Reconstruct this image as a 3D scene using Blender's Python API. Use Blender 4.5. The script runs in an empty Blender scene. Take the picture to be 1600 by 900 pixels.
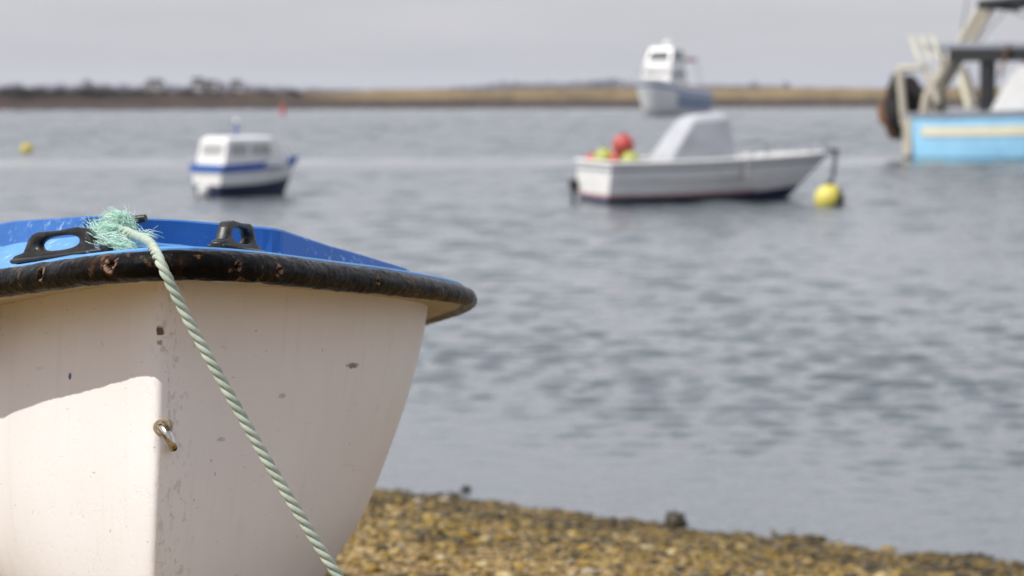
import bpy, math, random
import numpy as np
from mathutils import Vector, Matrix, noise as mnoise
R = math.radians
rng = np.random.default_rng(7); random.seed(7)
sc = bpy.context.scene
col = sc.collection

# ------------------------------------------------------------------ camera
CAM_H = 2.6; FPX = 3500.0; HORIZON = 145.0
cam_d = bpy.data.cameras.new("camera"); cam = bpy.data.objects.new("camera", cam_d); col.objects.link(cam)
cam_d.sensor_width = 36; cam_d.lens = FPX / 1600 * 36
cam_d.clip_start = 0.05; cam_d.clip_end = 12000
cam.location = (0, 0, CAM_H)
cam.rotation_euler = (R(90) - math.atan2(450 - HORIZON, FPX), 0, 0)
cam_d.dof.use_dof = True; cam_d.dof.focus_distance = 3.92; cam_d.dof.aperture_fstop = 4.4
sc.camera = cam

# ------------------------------------------------------------------ light
SUN_EL, SUN_AZ = 54.0, 204.0            # azimuth of the sun seen from the scene, counter-clockwise from +X
w = bpy.data.worlds.new("World"); sc.world = w; w.use_nodes = True
nt = w.node_tree; nt.nodes.clear()
def N(nt, t, **k):
    n = nt.nodes.new(t)
    for a, b in k.items(): setattr(n, a, b)
    return n
sky = N(nt, 'ShaderNodeTexSky', sky_type='NISHITA'); sky.sun_disc = False
sky.sun_elevation = R(SUN_EL); sky.sun_rotation = R(90 - SUN_AZ); sky.air_density = 1.0; sky.dust_density = 2.0
tc = N(nt, 'ShaderNodeTexCoord')
mp = N(nt, 'ShaderNodeMapping'); mp.inputs['Scale'].default_value = (5, 5, 46)
nz = N(nt, 'ShaderNodeTexNoise'); nz.inputs['Scale'].default_value = 1.5; nz.inputs['Detail'].default_value = 5; nz.inputs['Roughness'].default_value = .55
rp = N(nt, 'ShaderNodeValToRGB')
rp.color_ramp.elements[0].position = .32; rp.color_ramp.elements[0].color = (4.02, 4.03, 4.27, 1)
rp.color_ramp.elements[1].position = .7; rp.color_ramp.elements[1].color = (4.42, 4.38, 4.58, 1)
mx = N(nt, 'ShaderNodeMix', data_type='RGBA'); mx.inputs['Factor'].default_value = .86
bg = N(nt, 'ShaderNodeBackground'); bg.inputs['Strength'].default_value = .1
ow = N(nt, 'ShaderNodeOutputWorld')
L = nt.links.new
L(tc.outputs['Generated'], mp.inputs['Vector']); L(mp.outputs[0], nz.inputs['Vector']); L(nz.outputs['Fac'], rp.inputs['Fac'])
sz = N(nt, 'ShaderNodeSeparateXYZ'); L(tc.outputs['Generated'], sz.inputs[0])
er = N(nt, 'ShaderNodeValToRGB'); ce = er.color_ramp.elements; ce.new(.5); ce.new(.7)
for k_, (p_, c_) in enumerate(((.05, (.540, .540, .545)), (.15, (1.02, 1.0, 1.0)), (.42, (.80, .82, .86)), (.85, (.55, .59, .65)))): ce[k_].position = p_; ce[k_].color = (*c_, 1)
L(sz.outputs['Z'], er.inputs['Fac'])
em = N(nt, 'ShaderNodeMix', data_type='RGBA', blend_type='MULTIPLY'); em.inputs['Factor'].default_value = 1
L(rp.outputs[0], em.inputs['A']); L(er.outputs[0], em.inputs['B'])
yr = N(nt, 'ShaderNodeMapRange', interpolation_type='SMOOTHSTEP'); L(sz.outputs['Y'], yr.inputs[0]); yr.inputs[1].default_value = -.35; yr.inputs[2].default_value = .55; yr.inputs[3].default_value = 0; yr.inputs[4].default_value = 1.0
eb_ = N(nt, 'ShaderNodeMix', data_type='RGBA', blend_type='MULTIPLY'); eb_.inputs['Factor'].default_value = 1
tint = N(nt, 'ShaderNodeMix', data_type='RGBA'); tint.inputs['A'].default_value = (1.52, 1.52, 1.62, 1); tint.inputs['B'].default_value = (2.0, 2.0, 2.0, 1); L(yr.outputs[0], tint.inputs['Factor'])
L(em.outputs['Result'], eb_.inputs['A']); L(tint.outputs['Result'], eb_.inputs['B'])
L(sky.outputs[0], mx.inputs['A']); L(eb_.outputs['Result'], mx.inputs['B']); L(mx.outputs['Result'], bg.inputs['Color']); L(bg.outputs[0], ow.inputs['Surface'])
sd = bpy.data.lights.new("sun", 'SUN'); sd.energy = 3.2; sd.angle = R(.5); sd.color = (1, .965, .91)
sun = bpy.data.objects.new("sun", sd); col.objects.link(sun); sun.location = (-30, -10, 40)
sv = Vector((math.cos(R(SUN_EL)) * math.cos(R(SUN_AZ)), math.cos(R(SUN_EL)) * math.sin(R(SUN_AZ)), math.sin(R(SUN_EL))))
sun.rotation_euler = sv.to_track_quat('Z', 'Y').to_euler()
sc.view_settings.view_transform = 'Standard'; sc.view_settings.look = 'None'
sc.view_settings.exposure = 0.46; sc.view_settings.gamma = 1
sc.cycles.use_denoising = True
sc.cycles.max_bounces = 6; sc.cycles.volume_bounces = 0

# ------------------------------------------------------------------ helpers
def tag(o, label=None, cat=None, group=None, kind=None):
    if label: o['label'] = label
    if cat: o['category'] = cat
    if group: o['group'] = group
    if kind: o['kind'] = kind
    return o
def empty(name, loc=(0, 0, 0), rz=0):
    o = bpy.data.objects.new(name, None); col.objects.link(o); o.location = loc; o.rotation_euler = (0, 0, rz); o.empty_display_size = .2
    return o
def mesh(name, V, F, mat, parent=None, smooth=True, loc=None):
    me = bpy.data.meshes.new(name)
    me.from_pydata([tuple(map(float, v)) for v in V], [], [tuple(map(int, f)) for f in F]); me.update()
    if smooth: me.polygons.foreach_set('use_smooth', [True] * len(me.polygons))
    o = bpy.data.objects.new(name, me); col.objects.link(o)
    if mat: me.materials.append(mat)
    if parent: o.parent = parent
    if loc: o.location = loc
    return o
class MB:
    """collects shapes into one mesh"""
    def __init__(s): s.V = []; s.F = []
    def add(s, V, F):
        b = len(s.V); s.V += [tuple(v) for v in V]; s.F += [tuple(b + i for i in f) for f in F]; return s
    def box(s, c, d, rot=None, bev=0.0):
        x, y, z = d[0] / 2, d[1] / 2, d[2] / 2
        if bev <= 0:
            P = [(-x, -y, -z), (x, -y, -z), (x, y, -z), (-x, y, -z), (-x, -y, z), (x, -y, z), (x, y, z), (-x, y, z)]
            Fc = [(0, 3, 2, 1), (4, 5, 6, 7), (0, 1, 5, 4), (1, 2, 6, 5), (2, 3, 7, 6), (3, 0, 4, 7)]
        else:
            P = []; Fc = []
            def ring(k, zz):
                a, b = x - k, y - k
                return [(-a, -y + (0 if k == 0 else k), zz)] if False else [(-a + bev, -b, zz), (a - bev, -b, zz), (a, -b + bev, zz), (a, b - bev, zz), (a - bev, b, zz), (-a + bev, b, zz), (-a, b - bev, zz), (-a, -b + bev, zz)]
            rs = [ring(bev * .8, -z), ring(0, -z + bev), ring(0, z - bev), ring(bev * .8, z)]
            for r_ in rs: P += r_
            for k in range(3):
                for i in range(8):
                    j = (i + 1) % 8; Fc.append((k * 8 + i, k * 8 + j, k * 8 + 8 + j, k * 8 + 8 + i))
            Fc.append(tuple(range(7, -1, -1))); Fc.append(tuple(range(24, 32)))
        M = rot.to_3x3() if rot is not None else Matrix.Identity(3)
        return s.add([tuple(M @ Vector(p) + Vector(c)) for p in P], Fc)
    def tube(s, pts, rad, n=10, caps=True):
        pts = [Vector(p) for p in pts]; m = len(pts)
        rads = rad if hasattr(rad, '__len__') else [rad] * m
        V = []; Fc = []; prev = None
        for i, p in enumerate(pts):
            t = (pts[min(i + 1, m - 1)] - pts[max(i - 1, 0)]).normalized()
            if prev is None:
                a = Vector((0, 0, 1)) if abs(t.z) < .9 else Vector((1, 0, 0)); nrm = (a - t * a.dot(t)).normalized()
            else: nrm = (prev - t * prev.dot(t)).normalized()
            prev = nrm; b = t.cross(nrm)
            for k in range(n):
                an = 2 * math.pi * k / n
                V.append(p + (nrm * math.cos(an) + b * math.sin(an)) * rads[i])
        for i in range(m - 1):
            for k in range(n):
                j = (k + 1) % n; Fc.append((i * n + k, i * n + j, (i + 1) * n + j, (i + 1) * n + k))
        if caps: Fc.append(tuple(range(n - 1, -1, -1))); Fc.append(tuple((m - 1) * n + k for k in range(n)))
        return s.add(V, Fc)
    def lathe(s, c, prof, n=20):
        V = []; Fc = []; m = len(prof)
        for r_, z in prof:
            for k in range(n):
                a = 2 * math.pi * k / n; V.append((c[0] + r_ * math.cos(a), c[1] + r_ * math.sin(a), c[2] + z))
        for i in range(m - 1):
            for k in range(n):
                j = (k + 1) % n; Fc.append((i * n + k, i * n + j, (i + 1) * n + j, (i + 1) * n + k))
        Fc.append(tuple(range(n - 1, -1, -1))); Fc.append(tuple((m - 1) * n + k for k in range(n)))
        return s.add(V, Fc)
    def prism(s, poly, y0, y1):
        """polygon in x,z extruded along y"""
        n = len(poly); V = [(x, y0, z) for x, z in poly] + [(x, y1, z) for x, z in poly]
        Fc = [tuple(range(n)), tuple(range(2 * n - 1, n - 1, -1))] + [(i, i + n, (i + 1) % n + n, (i + 1) % n) for i in range(n)]
        return s.add(V, Fc)
    def ball(s, c, r_, n=20, sq=(1, 1, 1)):
        V = []; Fc = []; m = n // 2
        for i in range(m + 1):
            a = math.pi * i / m
            for k in range(n):
                b = 2 * math.pi * k / n
                V.append((c[0] + sq[0] * r_ * math.sin(a) * math.cos(b), c[1] + sq[1] * r_ * math.sin(a) * math.sin(b), c[2] - sq[2] * r_ * math.cos(a)))
        for i in range(m):
            for k in range(n):
                j = (k + 1) % n; Fc.append((i * n + k, i * n + j, (i + 1) * n + j, (i + 1) * n + k))
        return s.add(V, Fc)
    def build(s, name, mat, parent=None, smooth=False, auto=None):
        o = mesh(name, s.V, s.F, mat, parent, smooth)
        import bmesh
        bm = bmesh.new(); bm.from_mesh(o.data); bmesh.ops.remove_doubles(bm, verts=bm.verts, dist=1e-5)
        bmesh.ops.recalc_face_normals(bm, faces=bm.faces)
        if smooth:
            for e in bm.edges: e.smooth = len(e.link_faces) == 2 and e.calc_face_angle(0) < R(auto or 40)
        bm.to_mesh(o.data); bm.free()
        return o

def spline(P, n):
    """Catmull-Rom through P, n samples evenly spaced"""
    P = [np.array(p, float) for p in P]; P = [2 * P[0] - P[1]] + P + [2 * P[-1] - P[-2]]
    out = []
    for i in range(1, len(P) - 2):
        p0, p1, p2, p3 = P[i - 1:i + 3]
        for t in np.linspace(0, 1, 40, endpoint=False):
            out.append(.5 * ((2 * p1) + (-p0 + p2) * t + (2 * p0 - 5 * p1 + 4 * p2 - p3) * t * t + (-p0 + 3 * p1 - 3 * p2 + p3) * t ** 3))
    out.append(P[-2]); out = np.array(out)
    d = np.r_[0, np.cumsum(np.linalg.norm(np.diff(out, axis=0), axis=1))]
    q = np.linspace(0, d[-1], n)
    return np.stack([np.interp(q, d, out[:, k]) for k in range(out.shape[1])], 1)

# materials
def mat_new(name):
    m = bpy.data.materials.new(name); m.use_nodes = True; t = m.node_tree
    return m, t, t.nodes['Principled BSDF']
def ramp(t, stops, src=None):
    r_ = N(t, 'ShaderNodeValToRGB'); e = r_.color_ramp.elements
    while len(e) < len(stops): e.new(.5)
    for k, (p, c) in enumerate(stops): e[k].position = p; e[k].color = (*c, 1) if len(c) == 3 else c
    if src is not None: t.links.new(src, r_.inputs['Fac'])
    return r_
def noise(t, scale, detail=4, rough=.55, vec=None, stretch=None, dist=0):
    n = N(t, 'ShaderNodeTexNoise'); n.inputs['Scale'].default_value = scale; n.inputs['Detail'].default_value = detail
    n.inputs['Roughness'].default_value = rough; n.inputs['Distortion'].default_value = dist
    if vec is None: vec = N(t, 'ShaderNodeTexCoord').outputs['Object']
    if stretch:
        mpn = N(t, 'ShaderNodeMapping'); mpn.inputs['Scale'].default_value = stretch; t.links.new(vec, mpn.inputs['Vector']); vec = mpn.outputs[0]
    t.links.new(vec, n.inputs['Vector']); return n
def mixc(t, fac, a, b, mode='MIX'):
    m = N(t, 'ShaderNodeMix', data_type='RGBA', blend_type=mode)
    for s, v in (('Factor', fac), ('A', a), ('B', b)):
        if hasattr(v, 'is_linked') or hasattr(v, 'links'): t.links.new(v, m.inputs[s])
        elif s == 'Factor': m.inputs[s].default_value = v
        else: m.inputs[s].default_value = (*v, 1)
    return m.outputs['Result']
def math_(t, op, a, b=None):
    m = N(t, 'ShaderNodeMath', operation=op)
    for i, v in enumerate((a, b)):
        if v is None: continue
        if hasattr(v, 'links'): t.links.new(v, m.inputs[i])
        else: m.inputs[i].default_value = v
    return m.outputs[0]
def bump(t, h, strength, dist, p, nrm=None):
    b = N(t, 'ShaderNodeBump'); b.inputs['Strength'].default_value = strength; b.inputs['Distance'].default_value = dist
    t.links.new(h, b.inputs['Height'])
    if nrm is not None: t.links.new(nrm, b.inputs['Normal'])
    if p is not None: t.links.new(b.outputs[0], p.inputs['Normal'])
    return b.outputs[0]
def simple(name, c, rough=.5, var=.18, scale=3.0, metal=0, spec=.5):
    m, t, p = mat_new(name)
    n = noise(t, scale, 5, .6)
    d = tuple(x * (1 - var) for x in c); b = tuple(min(1, x * (1 + var * .6)) for x in c)
    r_ = ramp(t, [(.3, d), (.7, b)], n.outputs['Fac']); t.links.new(r_.outputs[0], p.inputs['Base Color'])
    p.inputs['Roughness'].default_value = rough; p.inputs['Metallic'].default_value = metal; p.inputs['Specular IOR Level'].default_value = spec
    return m

M = {}
M['white'] = simple('boat_white', (.80, .79, .76), .35, .08)
M['cover_grey'] = simple('canvas_grey', (.42, .43, .46), .8, .16, 2)  # grey canvas of the console cover
M['blue'] = simple('trawler_blue', (.36, .70, .98), .45, .15, 1.2)
M['midblue'] = simple('rail_blue', (.045, .13, .42), .45, .1)
M['navy'] = simple('boot_navy', (.012, .02, .06), .4, .2)
M['cream'] = simple('stripe_cream', (.84, .79, .58), .5, .1)
M['beige'] = simple('gantry_beige', (.52, .47, .37), .6, .15, 1.5)
M['dark'] = simple('gear_dark', (.018, .018, .02), .6, .3)
M['black'] = simple('rubber_black', (.014, .014, .015), .5, .3)
M['net'] = simple('net_brown', (.022, .017, .016), .9, .4, 6)
M['orange'] = simple('net_orange', (.22, .095, .04), .8, .3, 4)
M['red'] = simple('float_red', (.50, .075, .06), .45, .2)
M['pink'] = simple('stripe_red', (.42, .10, .10), .5, .2)
M['yellow'] = simple('float_yellow', (.62, .50, .05), .45, .2)
M['lime'] = simple('float_lime', (.42, .46, .10), .45, .2)
M['steel'] = simple('rail_steel', (.45, .46, .48), .3, .1, 3, .9)
M['glass'] = simple('window_glass', (.07, .08, .09), .12, .2)
M['paleglass'] = simple('window_pale', (.40, .40, .38), .2, .2)
M['grey'] = simple('grey_paint', (.30, .32, .35), .5, .15)
M['rust'] = simple('rusty_post', (.22, .11, .06), .8, .3)
M['wood'] = simple('thwart_wood', (.26, .17, .09), .6, .25, 8)

# ------------------------------------------------------------------ ground: the beach
SH_A = np.array([-1.06, 14.66]); SH_D = np.array([3.73, -2.5]) / np.hypot(3.73, 2.5); SH_N = np.array([-SH_D[1], SH_D[0]])
SLOPE = .158
def fbm(x, y, z=0.0, o=4):
    return mnoise.fractal(Vector((x, y, z)), .6, 2.1, o)
def beach_z(x, y):
    d = (np.array([x, y]) - SH_A) @ SH_N         # + towards the water
    z = -SLOPE * d
    if d > 0: z = -SLOPE * .8 * d
    z += .030 * fbm(x * .9, y * .9, 1.0) + .012 * fbm(x * 4, y * 4, 5.0)
    return z
al = np.r_[np.linspace(-90, -9, 28, endpoint=False), np.linspace(-9, 12, 260, endpoint=False), np.linspace(12, 90, 27)]
ac = np.r_[np.linspace(-60, -15, 16, endpoint=False), np.linspace(-15, -9, 40, endpoint=False), np.linspace(-9, 1.2, 170, endpoint=False), np.linspace(1.2, 14, 14)]
V = []
for a in al:
    for c in ac:
        p = SH_A + SH_D * a + SH_N * c; V.append((p[0], p[1], beach_z(p[0], p[1]) if c > -22 else 3.4 + .05 * fbm(p[0] * .2, p[1] * .2)))
nc = len(ac)
Fq = [(i * nc + j, (i + 1) * nc + j, (i + 1) * nc + j + 1, i * nc + j + 1) for i in range(len(al) - 1) for j in range(nc - 1)]
m, t, p = mat_new('beach_shingle')
geo = N(t, 'ShaderNodeNewGeometry')
v1 = N(t, 'ShaderNodeTexVoronoi'); v1.inputs['Scale'].default_value = 34; t.links.new(geo.outputs['Position'], v1.inputs['Vector'])
n1 = noise(t, 2.2, 6, .65, geo.outputs['Position']); n2 = noise(t, 60, 3, .6, geo.outputs['Position'])
sep = N(t, 'ShaderNodeSeparateColor'); t.links.new(v1.outputs['Color'], sep.inputs[0])
peb = ramp(t, [(0, (.07, .045, .015)), (.3, (.24, .165, .07)), (.65, (.42, .30, .15)), (1, (.55, .43, .27))], sep.outputs[0])
big = ramp(t, [(.3, (.5, .45, .36)), (.75, (1.1, 1.05, .95))], n1.outputs['Fac'])
cc = mixc(t, 1.0, peb.outputs[0], big.outputs[0], 'MULTIPLY')
sxyz = N(t, 'ShaderNodeSeparateXYZ'); t.links.new(geo.outputs['Position'], sxyz.inputs[0])
wet = N(t, 'ShaderNodeMapRange'); t.links.new(math_(t, 'ADD', sxyz.outputs['Z'], math_(t, 'MULTIPLY', n1.outputs['Fac'], .25)), wet.inputs[0])
wet.inputs[1].default_value = .10; wet.inputs[2].default_value = .40; wet.inputs[3].default_value = .38; wet.inputs[4].default_value = 1
cc2 = mixc(t, 1.0, cc, wet.outputs[0], 'MULTIPLY')
t.links.new(cc2, p.inputs['Base Color']); p.inputs['Roughness'].default_value = .85; p.inputs['Specular IOR Level'].default_value = .2
bump(t, math_(t, 'ADD', v1.outputs['Distance'], math_(t, 'MULTIPLY', n2.outputs['Fac'], .5)), .9, .02, p)
M['beach'] = m
tag(mesh('beach', V, Fq, m), 'golden shingle beach sloping down to the water', 'beach', kind='structure')

# pebbles on the part of the beach in view
def blob_unit(sub):
    import bmesh
    bm = bmesh.new(); bmesh.ops.create_icosphere(bm, subdivisions=sub, radius=1)
    V = np.array([v.co[:] for v in bm.verts]); F_ = np.array([[v.index for v in f.verts] for f in bm.faces]); bm.free(); return V, F_
def blobs(name, P, S, mat, sub=1, seed=1, rough=.22):
    r = np.random.default_rng(seed); U, F_ = blob_unit(sub); n = len(P)
    V = np.repeat(U[None], n, 0)
    V = V * (1 + rough * r.standard_normal((n, len(U), 1)) * .6)
    a = r.uniform(0, 6.28, n); ca, sa = np.cos(a), np.sin(a)
    V = V * S[:, None, :]
    x = V[..., 0] * ca[:, None] - V[..., 1] * sa[:, None]; y = V[..., 0] * sa[:, None] + V[..., 1] * ca[:, None]
    V = np.stack([x, y, V[..., 2]], -1) + P[:, None, :]
    Fa = (F_[None] + (np.arange(n) * len(U))[:, None, None]).reshape(-1, 3)
    me = bpy.data.meshes.new(name); me.vertices.add(n * len(U)); me.vertices.foreach_set('co', V.reshape(-1).astype(np.float32))
    me.loops.add(Fa.size); me.loops.foreach_set('vertex_index', Fa.reshape(-1).astype(np.int32))
    me.polygons.add(len(Fa)); me.polygons.foreach_set('loop_start', np.arange(len(Fa), dtype=np.int32) * 3)
    me.polygons.foreach_set('use_smooth', [True] * len(Fa))
    me.update(calc_edges=True); me.validate(); me.materials.append(mat)
    o = bpy.data.objects.new(name, me); col.objects.link(o); return o
def island_mat(name, stops, rough=.6, bumpy=60):
    m, t, p = mat_new(name); g = N(t, 'ShaderNodeNewGeometry')
    r_ = ramp(t, stops, g.outputs['Random Per Island']); n = noise(t, bumpy, 4, .6)
    c = mixc(t, .55, r_.outputs[0], ramp(t, [(.3, (.45, .42, .38)), (.7, (1.15, 1.1, 1.0))], n.outputs['Fac']).outputs[0], 'MULTIPLY')
    sxp = N(t, 'ShaderNodeSeparateXYZ'); t.links.new(g.outputs['Position'], sxp.inputs[0]); wn_ = noise(t, 1.3, 3, .6, g.outputs['Position'])
    wz = N(t, 'ShaderNodeMapRange'); t.links.new(math_(t, 'ADD', sxp.outputs[2], math_(t, 'MULTIPLY', wn_.outputs['Fac'], -.35)), wz.inputs[0]); wz.inputs[1].default_value = -.06; wz.inputs[2].default_value = .10; wz.inputs[3].default_value = .66; wz.inputs[4].default_value = 1
    c = mixc(t, 1.0, c, wz.outputs[0], 'MULTIPLY')
    t.links.new(c, p.inputs['Base Color']); p.inputs['Roughness'].default_value = rough; p.inputs['Specular IOR Level'].default_value = .22
    bump(t, n.outputs['Fac'], .5, .004, p); return m
M['pebble'] = island_mat('pebble_mix', [(0, (.015, .012, .006)), (.2, (.075, .05, .008)), (.42, (.21, .135, .014)), (.66, (.34, .23, .05)), (.84, (.42, .30, .10)), (.92, (.52, .42, .22)), (.95, (.14, .13, .13)), (1, (.62, .52, .34))], .5)
M['weed'] = island_mat('seaweed', [(0, (.014, .011, .006)), (.35, (.045, .032, .012)), (.62, (.13, .085, .02)), (.88, (.28, .19, .04)), (1, (.06, .06, .02))], .35)
M['rock'] = simple('weedy_rock', (.045, .035, .018), .45, .5, 30)
def scatter(n, d0, d1, s0, s1, seed, x0=-2.6, x1=4.2, flat=.6, sink=.25, clump=None, pw=2.0, lift=.3):
    r = np.random.default_rng(seed); P = []; S = []
    while len(P) < n:
        d = r.uniform(d0, d1); a = r.uniform(-6, 8); q = SH_A + SH_D * a + SH_N * d
        if q[1] < 6.6 or q[0] / q[1] < -.125 or q[0] / q[1] > .27: continue
        if n > 10000 and d < -3.6 and r.random() < (-3.6 - d) * .30: continue
        if clump is not None and fbm(q[0] * 1.6, q[1] * 1.6, clump) < r.uniform(-.35, .45): continue
        s = s0 + (s1 - s0) * r.random() ** pw
        sx, sy, sz = s * r.uniform(.7, 1.25), s * r.uniform(.7, 1.25), s * flat * r.uniform(.6, 1.2)
        P.append((q[0], q[1], beach_z(q[0], q[1]) + sz * lift)); S.append((sx, sy, sz))
    return np.array(P), np.array(S)
P1, S1 = scatter(17000, -8.2, .1, .005, .017, 11)
tag(blobs('pebbles', P1, S1, M['pebble'], 1, 2), 'loose golden and brown pebbles and shells covering the beach', 'pebbles', kind='stuff')
P2, S2 = scatter(1500, -8.2, -.1, .014, .036, 12, pw=2.5, lift=.12)
P4, S4 = scatter(110, -7.5, .1, .028, .052, 15, pw=2.2, lift=.15, flat=.5); P2 = np.r_[P2, P4]; S2 = np.r_[S2, S4]
tag(blobs('shingle_stones', P2, S2, M['pebble'], 2, 3), 'larger ochre stones lying among the pebbles', 'stones', kind='stuff')
P3, S3 = scatter(6000, -3.2, .40, .008, .028, 13, flat=.5, clump=3.0, lift=.1)
tag(blobs('seaweed_clumps', P3, S3, M['weed'], 2, 4, .5), 'dark brown seaweed strewn along the water edge', 'seaweed', kind='stuff')
def ground_at(px, py):
    """point of the beach or water seen at a photo pixel"""
    pit = math.atan2(450 - HORIZON, FPX); c, s = math.cos(pit), math.sin(pit); u = (450 - py) / FPX
    d = np.array([(px - 800) / FPX, c + u * s, -s + u * c]); k = 1.0
    for k in np.arange(5, 20, .02):
        q = np.array([0, 0, CAM_H]) + d * k
        if q[2] < max(0, beach_z(q[0], q[1])): return q
    return q
for px, py, s, lab in ((1056, 822, .075, 'dark weedy rock standing up at the water edge, largest on the beach'), (624, 768, .022, 'small dark stone in the shallow water nearest the white hull'),
                       (728, 766, .035, 'flat dark stone awash in the shallows off the beach')):
    q = ground_at(px, py)
    o = blobs('rock', np.array([(0, 0, s * .35)]), np.array([(s, s * .8, s * (.8 if s > .05 else .5))]), M['rock'], 3, int(px), .25)
    o.location = q; tag(o, lab, 'rock')

# ------------------------------------------------------------------ water
m, t, p = mat_new('harbour_water')
geo = N(t, 'ShaderNodeNewGeometry'); pos = geo.outputs['Position']
p.inputs['Base Color'].default_value = (.080, .096, .103, 1); p.inputs['Roughness'].default_value = .08; p.inputs['IOR'].default_value = 1.333
nC = noise(t, 1.0, 3, .6, pos, (9, 11, 1)); sxw = N(t, 'ShaderNodeSeparateXYZ'); t.links.new(pos, sxw.inputs[0])
bs = N(t, 'ShaderNodeMapRange'); t.links.new(sxw.outputs[1], bs.inputs[0]); bs.inputs[1].default_value = 30; bs.inputs[2].default_value = 150; bs.inputs[3].default_value = .010; bs.inputs[4].default_value = .07
sl = math_(t, 'ABSOLUTE', math_(t, 'SUBTRACT', math_(t, 'SUBTRACT', sxw.outputs[1], 84.0), math_(t, 'MULTIPLY', sxw.outputs[0], .10)))
sm_ = N(t, 'ShaderNodeMapRange', interpolation_type='SMOOTHSTEP'); t.links.new(sl, sm_.inputs[0]); sm_.inputs[1].default_value = 2.0; sm_.inputs[2].default_value = 8.0; sm_.inputs[3].default_value = .06; sm_.inputs[4].default_value = 1.0
bump(t, math_(t, 'MULTIPLY', math_(t, 'MULTIPLY', nC.outputs['Fac'], bs.outputs[0]), sm_.outputs[0]), 1.0, 1.0, p)
M['water'] = m
# ripples: a sum of short wind waves, calm against the beach and along one slick
rw = np.random.default_rng(5); WAVE_SLOPE = .042
ROW = .0034; NU = 460
ys = 10.5 * np.exp(ROW * np.arange(int(math.log(352 / 10.5) / ROW))); us = np.linspace(-.42, .42, NU)
X = us[None, :] * ys[:, None]; Y = np.repeat(ys[:, None], NU, 1); Z = np.zeros_like(X)
step = ROW * ys[:, None]
for _ in range(110):
    lam = math.exp(math.log(.15) + (math.log(6.5) - math.log(.15)) * rw.random() ** 1.7); th_ = rw.normal(math.radians(255), .62); kk = 2 * math.pi / lam
    wgt = np.clip(lam / (2.6 * step) - 1, 0, 1) * np.clip(2.2 - lam / np.maximum(.24, 6.5 * step), 0, 1)
    ph = kk * (X * math.cos(th_) + Y * math.sin(th_)) + rw.uniform(0, 6.28)
    Z += wgt * WAVE_SLOPE / kk * (np.sin(ph) + .22 * np.cos(2 * ph))
dsh = (X - SH_A[0]) * SH_N[0] + (Y - SH_A[1]) * SH_N[1]
cs_ = np.clip(dsh / 6.5, 0, 1); Z *= .08 + .92 * cs_ * cs_ * (3 - 2 * cs_)
gust = 1 + .16 * np.sin(X * .11 + Y * .05 + 1) * np.sin(Y * .083 - X * .03) + .12 * np.sin(X * .35 - Y * .21) * np.sin(Y * .31 + X * .12)
slick = 1 - .92 * np.exp(-((Y - 84 - 3 * np.sin(X * .12) - .10 * X) / 5.0) ** 2)
Z *= gust * slick
nv = len(ys)
Vw = np.stack([X, Y, Z], -1).reshape(-1, 3)
ii = np.arange(nv - 1)[:, None] * NU + np.arange(NU - 1)[None, :]
Fw = np.stack([ii, ii + 1, ii + NU + 1, ii + NU], -1).reshape(-1, 4)
# the calm sheet around the rippled part
y0, y1 = float(ys[0]), float(ys[-1]); U = .42; b0_ = len(Vw)
Vw = np.r_[Vw, np.array([(-1500, y0, 0), (1500, y0, 0), (-1500, y1, 0), (1500, y1, 0), (-1500, -200, 0), (1500, -200, 0), (-1500, 760, 0), (1500, 760, 0)], float)]
c00, c01, c10, c11 = 0, NU - 1, (nv - 1) * NU, nv * NU - 1
Fx = [[b0_, c00, c10, b0_ + 2], [c01, b0_ + 1, b0_ + 3, c11], [b0_ + 4, b0_ + 5, b0_ + 1, b0_], [b0_ + 2, b0_ + 3, b0_ + 7, b0_ + 6]]
Fw = np.r_[Fw, np.array(Fx)]
me = bpy.data.meshes.new('water'); me.vertices.add(len(Vw)); me.vertices.foreach_set('co', Vw.reshape(-1).astype(np.float32))
me.loops.add(Fw.size); me.loops.foreach_set('vertex_index', Fw.reshape(-1).astype(np.int32)); me.polygons.add(len(Fw)); me.polygons.foreach_set('loop_start', np.arange(len(Fw), dtype=np.int32) * 4)
me.polygons.foreach_set('use_smooth', [True] * len(Fw)); me.update(calc_edges=True); me.materials.append(m)
wo = bpy.data.objects.new('water', me); col.objects.link(wo)
tag(wo, 'grey rippled harbour water', 'water', kind='structure')

# ------------------------------------------------------------------ far bank
def bank_y(x): return 337 + (x + 76) * .66 if x < 110 else 460 + (x - 110) * .35
prof = [(-8, -.8), (-1, -.1), (1.5, .35), (5, 1.0), (8, 1.7), (10.5, 2.7), (13, 3.15), (17, 3.2), (40, 2.7), (150, 2.3), (700, 2.2), (3500, 3.0)]
xs = np.r_[np.linspace(-3000, -160, 20, endpoint=False), np.linspace(-160, 170, 260, endpoint=False), np.linspace(170, 3000, 20)]
V = []
for x in xs:
    k = np.interp(x, [-120, -40, -20, 20, 110], [.82, .84, .95, 1.05, 1.15])
    by = bank_y(x) + 1.5 * fbm(x * .05, 3)
    for d, z in prof: V.append((x, by + d, z * k + (.3 * fbm(x * .12, d * .15, 2) if 0 < d < 60 else 0)))
np_ = len(prof)
Fq = [(i * np_ + j, (i + 1) * np_ + j, (i + 1) * np_ + j + 1, i * np_ + j + 1) for i in range(len(xs) - 1) for j in range(np_ - 1)]
m, t, p = mat_new('saltmarsh_bank')
geo = N(t, 'ShaderNodeNewGeometry'); pos = geo.outputs['Position']
sx = N(t, 'ShaderNodeSeparateXYZ'); t.links.new(pos, sx.inputs[0])
n1 = noise(t, 1.0, 5, .65, pos, (.10, .10, .5)); n2 = noise(t, 1.0, 4, .6, pos, (.5, .5, .5))
mud = ramp(t, [(.3, (.018, .012, .008)), (.7, (.06, .037, .022))], n2.outputs['Fac'])
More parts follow.
